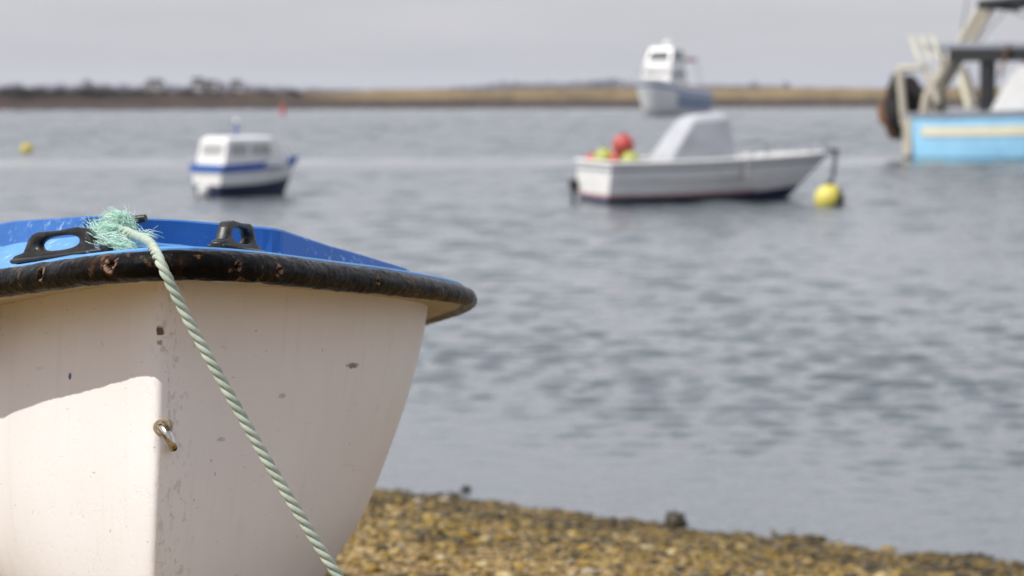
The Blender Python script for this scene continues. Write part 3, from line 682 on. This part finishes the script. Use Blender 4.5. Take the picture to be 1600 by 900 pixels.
# ochre tint, stronger towards the rim, edge broken up by noise
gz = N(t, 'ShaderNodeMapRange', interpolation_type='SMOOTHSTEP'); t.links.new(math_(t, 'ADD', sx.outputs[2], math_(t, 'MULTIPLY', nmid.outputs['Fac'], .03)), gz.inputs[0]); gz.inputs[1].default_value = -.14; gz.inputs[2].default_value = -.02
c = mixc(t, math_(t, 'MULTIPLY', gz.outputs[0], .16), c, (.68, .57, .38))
# fine dark scratches and specks
sc_ = ramp(t, [(.715, (0, 0, 0)), (.745, (1, 1, 1))], scr.outputs['Fac']).outputs[0]
spk = ramp(t, [(.73, (0, 0, 0)), (.75, (1, 1, 1))], noise(t, 55, 2, .5, ob).outputs['Fac']).outputs[0]
c = mixc(t, math_(t, 'MULTIPLY', sc_, .55), c, (.30, .25, .19)); c = mixc(t, math_(t, 'MULTIPLY', spk, .5), c, (.26, .22, .17))
# worn scuffing down the stem
sa = N(t, 'ShaderNodeMath', operation='ABSOLUTE'); t.links.new(math_(t, 'ADD', sx.outputs[0], .015), sa.inputs[0])
st = N(t, 'ShaderNodeMapRange', interpolation_type='SMOOTHSTEP'); t.links.new(sa.outputs[0], st.inputs[0]); st.inputs[1].default_value = .045; st.inputs[2].default_value = .012; st.inputs[3].default_value = 0; st.inputs[4].default_value = 1
wn = ramp(t, [(.54, (0, 0, 0)), (.62, (1, 1, 1))], noise(t, 1, 5, .7, ob, (70, 50, 38)).outputs['Fac']).outputs[0]
c = mixc(t, math_(t, 'MULTIPLY', math_(t, 'MULTIPLY', st.outputs[0], wn), .4), c, (.36, .32, .25))
drip = noise(t, 1, 5, .6, ob, (26, 26, 1.6)); dm = ramp(t, [(.55, (0, 0, 0)), (.72, (1, 1, 1))], drip.outputs['Fac']).outputs[0]
c = mixc(t, math_(t, 'MULTIPLY', dm, .14), c, (.50, .42, .32))
scf = noise(t, 1, 6, .7, ob, (9, 9, 90), .6); sm = ramp(t, [(.66, (0, 0, 0)), (.70, (1, 1, 1))], scf.outputs['Fac']).outputs[0]
c = mixc(t, math_(t, 'MULTIPLY', sm, .40), c, (.42, .40, .37))
HULL_C, HULL_T, HULL_OB = c, t, ob
def spot(c, pos, rad, colr, dist=.6, amt=1.0):
    mpn = N(t, 'ShaderNodeVectorMath', operation='SUBTRACT'); t.links.new(ob, mpn.inputs[0]); mpn.inputs[1].default_value = pos
    sc3 = N(t, 'ShaderNodeVectorMath', operation='MULTIPLY'); t.links.new(mpn.outputs[0], sc3.inputs[0]); sc3.inputs[1].default_value = tuple(1 / x for x in rad)
    ln = N(t, 'ShaderNodeVectorMath', operation='LENGTH'); t.links.new(sc3.outputs[0], ln.inputs[0])
    nn = noise(t, 160, 3, .6, ob); v = math_(t, 'ADD', ln.outputs['Value'], math_(t, 'MULTIPLY', math_(t, 'SUBTRACT', nn.outputs['Fac'], .5), dist * 4))
    mr_ = N(t, 'ShaderNodeMapRange'); t.links.new(v, mr_.inputs[0]); mr_.inputs[1].default_value = 1.1; mr_.inputs[2].default_value = .8; mr_.inputs[3].default_value = 0; mr_.inputs[4].default_value = amt
    return mixc(t, mr_.outputs[0], c, colr)

# hull surface in the boat frame
NQ = 34
stem_shift = -.034
HTOP = inset(.098 + .035 * np.exp(-(RIM[:, 1] / .5) ** 2), 1); keep = np.argmax(HTOP[:, 0] > 1e-6) if HTOP[0, 0] <= 1e-6 else 0
HC = HTOP[max(keep - 1, 0):]; HC = np.r_[[(0, HC[0, 1] - .0, 0)], HC[1:]]
Hs = np.r_[0, np.cumsum(np.linalg.norm(np.diff(HC, axis=0), axis=1))]
qs = np.concatenate([np.linspace(0, .5, 60, endpoint=False), np.linspace(.5, Hs[-1], 90)]); HC = np.stack([np.interp(qs, Hs, HC[:, k]) for k in range(2)], 1)
SEC = spline([(0, 1), (.1, .984), (.26, .938), (.47, .846), (.58, .785), (.655, .722), (.75, .63), (.85, .48), (.93, .28), (1, 0)], 200)
def hull_pt(x, y, q, side):
    fade = max(0, 1 - max(y - HC[0, 1], 0) / .9); fade = fade * fade
    dep = .865 - .027 * y
    g = float(np.interp(q, SEC[:, 0], SEC[:, 1])) if side > 0 else max(0, 1 - q ** 4.6) ** .9
    rnd = 0
    if side < 0: x = max(0, x - .098 * min(1, max(0, y - .10) / .80) * min(1, max(0, 2.2 - y) / .9))
    return (side * x * g + stem_shift * fade - .072 * q * (1 - .62 * fade), y + (.03 * q + .55 * max(0, q - .35) ** 2) * fade, -.012 - dep * q)
def stem_round(P, r_):
    return P
rows = []
for side in (-1, 1):
    R_ = [[hull_pt(x, y, q, side) for q in 1 - np.cos(np.linspace(0, math.pi / 2, NQ))[::1]] for x, y in HC]
    rows.append(R_)
grid = rows[0][::-1] + rows[1][1:]
G = np.array(grid)
# soften the stem edge by smoothing along the girth near the centre
ci = len(HC) - 1
for _ in range(170):
    H_ = G.copy()
    a, b = ci - 11, ci + 12
    G[a:b] = .5 * H_[a:b] + .25 * (H_[a - 1:b - 1] + H_[a + 1:b + 1])
grid = G
stem_line = G[ci]
nr = G.shape[1]
V = [tuple(v) for rw in grid for v in rw]
F_ = [(i * nr + j, (i + 1) * nr + j, (i + 1) * nr + j + 1, i * nr + j + 1) for i in range(len(grid) - 1) for j in range(nr - 1)]
def on_hull(side, i, zz):
    rw = G[ci + side * i]; return Vector([float(np.interp(-zz, -rw[:, 2], rw[:, k])) for k in (0, 1)] + [zz])
c = spot(c, tuple(on_hull(-1, 1, -.105)), (.007, .02, .009), (.10, .07, .03), .35)
c = spot(c, tuple(on_hull(-1, 1, -.125)), (.005, .02, .005), (.16, .12, .06), .5, .7)
mtx = N(t, 'ShaderNodeMix', data_type='RGBA')
hull_spots = [(1, 67, -.158, (.032, .03, .006), (.16, .13, .07), .5, .9), (1, 30, -.30, (.01, .02, .004), (.3, .26, .2), .6, .5), (1, 55, -.22, (.012, .012, .005), (.3, .26, .2), .6, .5)]
for (sd_, ii, zz, rd, cl, di, am) in hull_spots: c = spot(c, tuple(on_hull(sd_, ii, zz)), rd, cl, di, am)
for q in [(-1, 57, -.175)]: c = spot(c, tuple(on_hull(*q)), (.006, .008, .007), (.02, .06, .24), .05)
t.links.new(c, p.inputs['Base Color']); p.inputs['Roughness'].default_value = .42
hb = math_(t, 'ADD', math_(t, 'MULTIPLY', brist.outputs['Fac'], .7), math_(t, 'MULTIPLY', fine.outputs['Fac'], .35))
flk = ramp(t, [(.60, (0, 0, 0)), (.63, (1, 1, 1))], noise(t, 1, 4, .65, ob, (34, 34, 22)).outputs['Fac']).outputs[0]
hb = math_(t, 'ADD', hb, math_(t, 'MULTIPLY', flk, -.35))
bump(t, hb, .55, .0016, p)
M['hull'] = m
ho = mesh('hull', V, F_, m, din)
V = [tuple(grid[0][j]) for j in range(nr)] + [tuple(grid[-1][j]) for j in range(nr)]
mesh('transom', V, [(j, j + 1, nr + j + 1, nr + j) for j in range(nr - 1)], m, din, False)

# flange under the rim and the blue gunwale cap
flm = simple('flange_cream', (.55, .47, .34), .6, .2, 12)
zc = .0
def flange_in(z): q = full(.13, z); k = q[:, 0] < 0; q2 = full(.21, z); q[k] = q2[k]; return q
V, F_ = loft([full(.006, -.010), flange_in(-.014), flange_in(-.004), full(.006, -.002)])
mesh('flange', V, F_, flm, din, False)

def bluemat(name, base, light, worn):
    m, t, p = mat_new(name); ob = N(t, 'ShaderNodeTexCoord').outputs['Object']
    a = noise(t, 6, 5, .6, ob); b_ = noise(t, 1, 5, .7, ob, (18, 60, 60)); f_ = noise(t, 120, 4, .65, ob)
    c = ramp(t, [(.3, base), (.7, light)], a.outputs['Fac']).outputs[0]
    wv = ramp(t, [(.56, (0, 0, 0)), (.66, (1, 1, 1))], b_.outputs['Fac']).outputs[0]
    pm = ramp(t, [(.50, (0, 0, 0)), (.62, (1, 1, 1))], noise(t, 4.5, 3, .6, ob).outputs['Fac']).outputs[0]
    c = mixc(t, math_(t, 'MULTIPLY', math_(t, 'MULTIPLY', wv, pm), .85), c, worn)
    sp_ = ramp(t, [(.68, (0, 0, 0)), (.72, (1, 1, 1))], noise(t, 38, 4, .6, ob).outputs['Fac']).outputs[0]
    c = mixc(t, math_(t, 'MULTIPLY', math_(t, 'MULTIPLY', sp_, pm), .7), c, worn)
    t.links.new(c, p.inputs['Base Color']); p.inputs['Roughness'].default_value = .5; p.inputs['Specular IOR Level'].default_value = .25
    bump(t, math_(t, 'ADD', f_.outputs['Fac'], math_(t, 'MULTIPLY', a.outputs['Fac'], 2)), .5, .0012, p); return m
M['deckblue'] = bluemat('deck_blue_paint', (.09, .26, .54), (.14, .34, .62), (.64, .72, .80))
M['coamblue'] = bluemat('coaming_blue_paint', (.026, .115, .36), (.038, .15, .43), (.32, .46, .64))

# coaming plan (symmetric): centre facet, then facets running aft
CO = spline([(0, .55), (.1, .55), (.195, .552)], 12).tolist() + spline([(.20, .555), (.29, .68), (.37, .80), (.44, .94), (.50, 1.12), (.535, 1.4)], 60).tolist()
CO = np.array(CO)
bl = lambda x: np.interp(x, [-.6, -.45, -.33, -.2, 0, .2, .42, .6], [.06, .085, .098, .096, .078, .050, .042, .040])
tl = lambda x: np.interp(x, [-.6, -.45, -.33, -.2, 0, .2, .3, .42, .6], [.13, .146, .146, .136, .126, .107, .086, .068, .055])
def co_full(off, zf):
    a = np.stack([-CO[:, 0], CO[:, 1] + off], 1)[::-1]; b = np.stack([CO[:, 0], CO[:, 1] + off], 1)[1:]
    q = np.r_[a, b]; return np.stack([q[:, 0], q[:, 1], zf(q[:, 0])], 1)
cbase = co_full(0, bl); ctop = co_full(.018, tl); ctop[:, 1] -= .030 * np.exp(-(np.maximum(np.abs(ctop[:, 0]) - .17, 0) / .02) ** 2)
aftc = co_full(.55, lambda x: tl(x) - .01); aftc[:, 0] *= .9
V, F_ = loft([cbase, cbase * .08 + ctop * .92 + np.array([0, -.001, 0]), ctop + np.array([0, .006, .0]), aftc])
co = mesh('foredeck_coaming', V, F_, M['coamblue'], din, False)
# deck between the gunwale edge and the coaming
edge0 = full(.012, .014); edge1 = full(.014, .030); edge2 = full(.0175, .0335)
nE = len(edge2)
arc_e = np.linspace(-1, 1, nE)
# inner curve: walk along the coaming with the same parameter, beyond its end keep a narrow side deck
side_in = full(.11, .046)
cx = cbase[:, 0]; cs = np.r_[0, np.cumsum(np.linalg.norm(np.diff(cbase[:, :2], axis=0), axis=1))]; cs = cs / cs[-1] * 2 - 1
s_end = .47
inner = np.zeros((nE, 3))
for i, s in enumerate(arc_e):
    if abs(s) <= s_end: inner[i] = [np.interp(s / s_end, cs, cbase[:, k]) for k in range(3)]
    else:
        inner[i] = side_in[i]
        k = min(1, (abs(s) - s_end) / .06); ce = cbase[-1] if s > 0 else cbase[0]
        tgt = side_in[i].copy(); inner[i] = tgt if k >= 1 else ce * (1 - k) + tgt * k
def dk(f): q = edge2 * (1 - f) + inner * f; q[:, 2] = edge2[:, 2] + (inner[:, 2] - edge2[:, 2]) * f ** 1.9; return q
V, F_ = loft([edge0, edge1, edge2, dk(.15), dk(.3), dk(.5), dk(.75), dk(.9), inner])
mb = MB(); mb.add(V, F_); mb.build('deck', M['deckblue'], din, True, 30)
# inside of the hull, aft of the foredeck
inn0 = full(.115, .036); inn1 = full(.14, -.12); inn2 = full(.24, -.42); inn2[:, 0] *= .8; inn3 = inn2.copy(); inn3[:, 0] = 0; inn3[:, 2] = -.48
sel = np.where(inn0[:, 1] > 1.0)[0]; lft = sel[sel < nE // 2]; rgt = sel[sel >= nE // 2]
mb = MB()
for s_ in (lft, rgt): mb.add(*loft([inn0[s_], inn1[s_], inn2[s_], inn3[s_]]))
mb.build('inner_hull', M['deckblue'], din, True)
for y, hw in ((1.9, .52), (2.75, .47)): MB().box((0, y, -.13), (2 * hw, .2, .03), None, .006).build('thwart', M['wood'], din)
MB().prism([(-.47, .03), (-.45, -.12), (-.28, -.38), (.28, -.38), (.45, -.12), (.47, .03)], 1.11, 1.13).build('foredeck_bulkhead', M['coamblue'], din)
MB().box((0, 3.56, -.02), (1.02, .06, .09), None, .01).build('transom_cap', M['deckblue'], din)

# rim: worn black rubber over a rope-thick core, with torn screw holes
RC = full(.0, .0); d_ = np.r_[0, np.cumsum(np.linalg.norm(np.diff(RC, axis=0), axis=1))]; tot = d_[-1]
cen = tot / 2
ss = np.r_[np.linspace(0, cen - .75, 60, endpoint=False), np.linspace(cen - .75, cen + 1.3, 640, endpoint=False), np.linspace(cen + 1.3, tot, 50)]
RC = np.stack([np.interp(ss, d_, RC[:, k]) for k in range(3)], 1)
for _ in range(14): RC[1:-1] = .5 * RC[1:-1] + .25 * (RC[:-2] + RC[2:])
NA = 44; LIP = []
def rim_frame(i):
    tt = Vector(RC[min(i + 1, len(RC) - 1)] - RC[max(i - 1, 0)]).normalized(); out = tt.cross(Vector((0, 0, 1))).normalized()
    return tt, out
holes = [(-.345, .12, .0105), (-.118, .20, .0115), (.098, -.05, .0065), (.21, -.15, .0075), (.62, .0, .008)]
V = []
for i in range(len(RC)):
    tt, out = rim_frame(i); s = ss[i] - cen; q = Vector(RC[i])
    for k in range(NA):
        a = 2 * math.pi * k / NA; dirv = out * math.cos(a) + Vector((0, 0, 1)) * math.sin(a)
        rr = .0262 + .0016 * fbm(s * 14, math.cos(a) * 1.2, math.sin(a) * 1.2 + 3) + .0007 * fbm(s * 70, math.cos(a) * 5, math.sin(a) * 5)
        rr *= 1 - .22 * min(1, max(0, (s - .45) / .8))
        if a > math.pi * .55 and a < math.pi * 1.45: rr *= .92
        lp = 0.0
        for hs, ha, hr in holes:
            da = (a - ha + math.pi) % (2 * math.pi) - math.pi
            dd = math.hypot((s - hs), da * .026) / hr; dd += .35 * fbm(s * 180, a * 5, 9)
            if dd < 1: rr -= .011 * (1 - max(dd, 0) ** 3)
            elif dd < 1.5: rr += .0026 * (1.5 - dd) / .5; lp = max(lp, min(1, (1.45 - dd) * 3) * (1 if fbm(s * 60, a * 2, hs) > -.1 else .1))
        V.append(q + dirv * rr); LIP.append(lp)
F_ = [(i * NA + k, i * NA + (k + 1) % NA, (i + 1) * NA + (k + 1) % NA, (i + 1) * NA + k) for i in range(len(RC) - 1) for k in range(NA)]
F_ += [tuple(range(NA)), tuple((len(RC) - 1) * NA + k for k in range(NA - 1, -1, -1))]
m, t, p = mat_new('worn_rubber'); ob = N(t, 'ShaderNodeTexCoord').outputs['Object']; ra = N(t, 'ShaderNodeAttribute', attribute_name='rim_coord').outputs['Vector']
a = noise(t, 7, 6, .65, ob); b_ = noise(t, 34, 6, .72, ob); f_ = noise(t, 150, 4, .75, ob); l_ = noise(t, 1, 5, .65, ra, (34, 1.0, 1)); l2 = noise(t, 1, 4, .7, ra, (120, .8, 1))
c = ramp(t, [(.45, (.0025, .0025, .0027)), (.58, (.004, .0035, .003)), (.64, (.018, .008, .003)), (.73, (.10, .045, .013))], a.outputs['Fac']).outputs[0]
c = mixc(t, math_(t, 'MULTIPLY', ramp(t, [(.59, (0, 0, 0)), (.67, (.85, .85, .85))], l_.outputs['Fac']).outputs[0], ramp(t, [(.38, (0, 0, 0)), (.6, (1, 1, 1))], b_.outputs['Fac']).outputs[0]), c, (.24, .12, .04))
c = mixc(t, ramp(t, [(.70, (0, 0, 0)), (.76, (.35, .35, .35))], l2.outputs['Fac']).outputs[0], c, (.20, .13, .08))
lip_ = N(t, 'ShaderNodeAttribute', attribute_name='torn_lip').outputs['Fac']
c = mixc(t, lip_, c, (.36, .22, .15))
c = mixc(t, ramp(t, [(.77, (0, 0, 0)), (.81, (.7, .7, .7))], f_.outputs['Fac']).outputs[0], c, (.36, .38, .44))
t.links.new(c, p.inputs['Base Color']); t.links.new(ramp(t, [(.3, (.16, .16, .16)), (.7, (.42, .42, .42))], b_.outputs['Fac']).outputs[0], p.inputs['Roughness'])
p.inputs['Specular IOR Level'].default_value = .06
bump(t, math_(t, 'ADD', math_(t, 'ADD', b_.outputs['Fac'], math_(t, 'MULTIPLY', f_.outputs['Fac'], .6)), math_(t, 'MULTIPLY', l2.outputs['Fac'], .4)), 1.0, .0018, p)
ro = mesh('rubbing_rim', V, F_, m, din)
al_ = ro.data.attributes.new('torn_lip', 'FLOAT', 'POINT'); al_.data.foreach_set('value', np.array(LIP, np.float32))
at_ = ro.data.attributes.new('rim_coord', 'FLOAT_VECTOR', 'POINT')
at_.data.foreach_set('vector', np.stack([np.repeat(ss, NA), np.tile(np.cos(np.arange(NA) / NA * 6.2832) * .8, len(ss)), np.tile(np.sin(np.arange(NA) / NA * 6.2832) * .8, len(ss))], 1).reshape(-1).astype(np.float32))

# fairleads: a base foot and two horns meeting over an oval opening
def fairlead():
    Ln, Hh, T = .275, .062, .026
    nO = 120; hole = []; outer = []
    for k in range(nO):
        a = 2 * math.pi * k / nO; ca, sa = math.cos(a), math.sin(a)
        hole.append((.062 * math.copysign(abs(ca) ** .8, ca), .034 + (.0175 if sa > 0 else .0155) * math.copysign(abs(sa) ** .9, sa)))
    def out_at(a):
        ca, sa = math.cos(a), math.sin(a)
        best = None
        prof_ = [(.1375, .003), (.1375, .012), (.13, .017), (.105, .020), (.098, .030), (.088, .048), (.076, .059), (.058, .064), (.0, .0615)]
        poly = [(.1375, 0)] + prof_ + [(-x, z) for x, z in prof_[::-1][1:]] + [(-.1375, 0)]
        c0 = (0, .034); bestd = None
        n_ = len(poly)
        for i in range(n_):
            x1, z1 = poly[i][0] - c0[0], poly[i][1] - c0[1]; x2, z2 = poly[(i + 1) % n_][0] - c0[0], poly[(i + 1) % n_][1] - c0[1]
            ex, ez = x2 - x1, z2 - z1; den = ca * ez - sa * ex
            if abs(den) < 1e-12: continue
            tt = (x1 * ez - z1 * ex) / den; uu = (x1 * sa - z1 * ca) / den
            if tt > 0 and -1e-6 <= uu <= 1 + 1e-6 and (bestd is None or tt > bestd): bestd = tt
        return (c0[0] + ca * bestd, c0[1] + sa * bestd)
    # sample outline densely by angle so corners survive
    angs = [math.atan2(h[1] - .034, h[0]) for h in hole]
    outer = [out_at(a) for a in angs]
    layers = [(hole, T * .30, 1), (hole, T * .5, 1.05)]
    V = []
    def ring(poly, y, k=1.0, c=(0, .034)): return [(c[0] + (x - c[0]) * k, y, c[1] + (z - c[1]) * k) for x, z in poly]
    rings = [ring(hole, 0, .94), ring(hole, T * .28, .97), ring(hole, T * .46, 1.10), ring([(h[0] * .5 + o[0] * .5, h[1] * .5 + o[1] * .5) for h, o in zip(hole, outer)], T * .52), ring(outer, T * .46, .975), ring(outer, T * .36, 1.0), ring(outer, 0, 1.0)]
    half = rings
    allr = [[(x, -y, z) for x, y, z in r_] for r_ in half[::-1]] + half[1:]
    allr = [[(x, -y, z) for x, y, z in r_] for r_ in half[::-1][:-1]] + half
    V = [v for r_ in allr for v in r_]; F_ = []
    m_ = len(allr)
    for k in range(m_ - 1):
        for i in range(nO):
            j = (i + 1) % nO; F_.append((k * nO + i, k * nO + j, (k + 1) * nO + j, (k + 1) * nO + i))
    for i in range(nO): j = (i + 1) % nO; F_.append(((m_ - 1) * nO + i, (m_ - 1) * nO + j, j, i))
    mb = MB(); mb.add(V, F_)
    mb.box((0, 0, .005), (.27, T * 1.55, .010), None, .003)
    return mb
fm, t, p = mat_new('fairlead_plastic'); ob = N(t, 'ShaderNodeTexCoord').outputs['Object']
a = noise(t, 40, 5, .65, ob); b_ = noise(t, 14, 4, .6, ob)
c = ramp(t, [(.3, (.012, .012, .013)), (.7, (.04, .038, .036))], a.outputs['Fac']).outputs[0]
c = mixc(t, ramp(t, [(.69, (0, 0, 0)), (.73, (1, 1, 1))], b_.outputs['Fac']).outputs[0], c, (.20, .30, .52))
t.links.new(c, p.inputs['Base Color']); p.inputs['Roughness'].default_value = .36; p.inputs['Specular IOR Level'].default_value = .25; bump(t, a.outputs['Fac'], .6, .0012, p)
def put_fairlead(a, b, k, lab):
    a, b = Vector(a), Vector(b)
    o = fairlead().build('fairlead', fm, din, True, 45)
    x = (b - a).normalized(); y = (Vector((0, 0, 1)).cross(x)).normalized(); z = x.cross(y)
    o.matrix_local = Matrix.Translation((a + b) / 2) @ Matrix((x, y, z)).transposed().to_4x4() @ Matrix.Diagonal((k, .95, .86, 1))
    o['label'] = lab
    return o
put_fairlead((-.311, .527, .041), (-.126, .324, .046), 1.0, 'black fairlead on the sunlit side, seen broadside')
put_fairlead((.068, .225, .045), (.142, .40, .045), .72, 'black fairlead on the shaded side, seen nearly end on')
# mooring pin on its post
mb = MB(); mb.tube([(-.15, .515, .113), (-.125, .500, .116), (-.080, .478, .121), (-.064, .470, .123)], [.0078, .0078, .0085, .0075], 14); mb.tube([(-.125, .505, .06), (-.125, .50, .114)], .014, 12)
mb.build('mooring_pin', fm, din, True, 50)
# bow eye
eyem, t, p = mat_new('stainless_eye'); n = noise(t, 60, 4, .6)
t.links.new(ramp(t, [(.35, (.30, .22, .12)), (.55, (.62, .58, .52)), (.75, (.75, .75, .76))], n.outputs['Fac']).outputs[0], p.inputs['Base Color']); p.inputs['Metallic'].default_value = 1; p.inputs['Roughness'].default_value = .22
sp = on_hull(1, 1, -.275); sp.x += .004
eb = MB(); eb.tube([sp + Vector((0, .015, 0)), sp + Vector((.001, -.006, -.001)), sp + Vector((.004, -.020, -.004)), sp + Vector((.010, -.030, -.014)), sp + Vector((.016, -.032, -.028)), sp + Vector((.019, -.026, -.036)), sp + Vector((.018, .01, -.037))], [.013, .0125, .0105, .009, .0075, .0075, .007], 16)
eo = eb.build('bow_eye', eyem, din, True, 60)
M['sealant'] = simple('old_sealant', (.42, .33, .20), .7, .4, 90)
sl = MB(); sl.tube([sp + Vector((0, .01, 0)), sp + Vector((.000, -.003, 0))], [.0185, .015], 16); sl.build('sealant_ring', M['sealant'], eo, True, 60)

tag(din, 'white wooden dinghy with blue foredeck and worn black rim, hauled up on the beach', 'boat')

# ------------------------------------------------------------------ mooring rope
def W(px, py, D):
    pit = math.atan2(450 - HORIZON, FPX); c_, s_ = math.cos(pit), math.sin(pit); u = (450 - py) / FPX
    d = Vector(((px - 800) / FPX, c_ + u * s_, -s_ + u * c_)); d /= d.y; return Vector((0, 0, CAM_H)) + d * D
rp_ = empty('mooring_rope', W(190, 356, 4.02))
inv = rp_.location.copy()
path = [W(172, 357, 4.210), W(190, 359, 4.170), W(212, 369, 4.100), W(233, 379, 3.900), W(246, 400, 3.775), W(257, 424, 3.748), W(272, 455, 3.742), W(300, 511, 3.738), W(345, 592, 3.730), W(400, 690, 3.720), W(460, 791, 3.710), W(527, 898, 3.700)]
e = path[-1]; dv = (path[-1] - path[-2]).normalized()
gz_ = beach_z(e.x + .25, e.y - .05)
path += [Vector((e.x + .12, e.y - .02, e.z - .17)), Vector((e.x + .24, e.y - .06, gz_ + .03)), Vector((e.x + .45, e.y - .25, beach_z(e.x + .45, e.y - .25) + .012)), Vector((e.x + .9, e.y - .5, beach_z(e.x + .9, e.y - .5) + .012)), Vector((e.x + 1.3, e.y - 1.2, beach_z(e.x + 1.3, e.y - 1.2) + .012))]
PP = spline([tuple(q) for q in path], 520)
ds = np.r_[0, np.cumsum(np.linalg.norm(np.diff(PP, axis=0), axis=1))]
rm, t, p = mat_new('old_rope'); ob = N(t, 'ShaderNodeTexCoord').outputs['Object']
a = noise(t, 30, 4, .6, ob); f_ = noise(t, 1, 3, .6, ob, (420, 420, 160))
t.links.new(ramp(t, [(.3, (.29, .36, .29)), (.7, (.48, .54, .45))], a.outputs['Fac']).outputs[0], p.inputs['Base Color']); p.inputs['Roughness'].default_value = .75
bump(t, f_.outputs['Fac'], .7, .001, p)
mb = MB(); PITCH = .066; RS = .0049
tng = np.gradient(PP, axis=0); tng /= np.linalg.norm(tng, axis=1)[:, None]
for k3 in range(3):
    V = []; prev = Vector((1, 0, 0)); NK = 12
    pts = []
    fr = []
    for i in range(len(PP)):
        tt = Vector(tng[i]); nn = (prev - tt * prev.dot(tt)).normalized(); prev = nn; bb = tt.cross(nn)
        a = -2 * math.pi * ds[i] / PITCH + 2 * math.pi * k3 / 3
        pts.append(Vector(PP[i]) - inv + (nn * math.cos(a) + bb * math.sin(a)) * RS)
    mb.tube(pts, .0047, 12)
mb.build('strands', rm, rp_, True, 80)
# frayed mint fibres
fm_, t, p = mat_new('mint_fibre'); g = N(t, 'ShaderNodeNewGeometry')
t.links.new(ramp(t, [(0, (.28, .58, .45)), (.5, (.48, .76, .63)), (1, (.86, .93, .88))], g.outputs['Random Per Island']).outputs[0], p.inputs['Base Color']); p.inputs['Roughness'].default_value = .5
p.inputs['Subsurface Weight'].default_value = 0
def fibres(spine, n, spread, length, rad, r, out=None, curl=.5, seg=12):
    mb = MB(); S = spline([tuple(q) for q in spine], 60)
    for _ in range(n):
        i0 = r.integers(0, 46); ln = int(r.uniform(.35, 1.0) * 22) + 4
        off = Vector(r.normal(0, 1, 3)) * spread * r.random() ** .5
        pts = []; drift = Vector(r.normal(0, 1, 3)) * length * .45
        if out is not None: drift += Vector(out) * length * r.uniform(.1, 1)
        fly = r.random() < .30
        w0 = Vector(r.normal(0, 1, 3)); ph = r.uniform(0, 6)
        for k in range(seg):
            s = k / (seg - 1); q = Vector(S[min(59, i0 + int(s * ln))]) + off * (1 + .3 * math.sin(s * 3 + ph))
            if fly: q += drift * s * s + w0 * curl * .013 * math.sin(s * 5.5 + ph) * s + Vector((0, 0, -.45 * length * s ** 3))
            pts.append(q - inv)
        mb.tube(pts, [rad * (1 - .5 * k / (seg - 1)) for k in range(seg)], 3, False)
    return mb
r = np.random.default_rng(21)
lower = [W(146, 366, 4.230), W(156, 379, 4.170), W(172, 387, 4.140), W(190, 388, 4.130), W(206, 393, 4.100)]
fb = fibres(lower, 2100, .0125, .010, .0005, r, (0, -.1, .1))
low2 = [W(192, 360, 4.170), W(176, 362, 4.170), W(160, 366, 4.190), W(148, 360, 4.220)]
fb.V, fb.F = fb.V, fb.F
f2 = fibres(low2, 900, .010, .013, .0005, r, (-.9, 0, .6)); fb.add(f2.V, f2.F)
fe = mesh('frayed_end', fb.V, fb.F, fm_, rp_)
upper = [W(199, 364, 4.170), W(199, 355, 4.170), W(193, 348, 4.190), W(181, 344, 4.210), W(170, 347, 4.220), W(164, 354, 4.220)]
fb = fibres(upper, 1700, .0085, .013, .0005, r, (.05, 0, .7))
u2 = [W(202, 364, 4.170), W(203, 353, 4.170), W(196, 345, 4.190), W(186, 343, 4.170)]
f2 = fibres(u2, 700, .0070, .010, .0005, r, (.5, 0, .4)); fb.add(f2.V, f2.F)
mesh('frayed_end', fb.V, fb.F, fm_, rp_)
w1 = [W(208, 360, 4.170), W(220, 366, 4.140), W(234, 366, 4.040), W(246, 370, 4.030)]
fb = fibres(w1, 70, .005, .014, .0005, r, (.5, 0, .35)); mesh('loose_fibres', fb.V, fb.F, fm_, rp_)
tag(rp_, 'pale green three strand rope with a frayed mint end, running down across the white bow', 'rope')
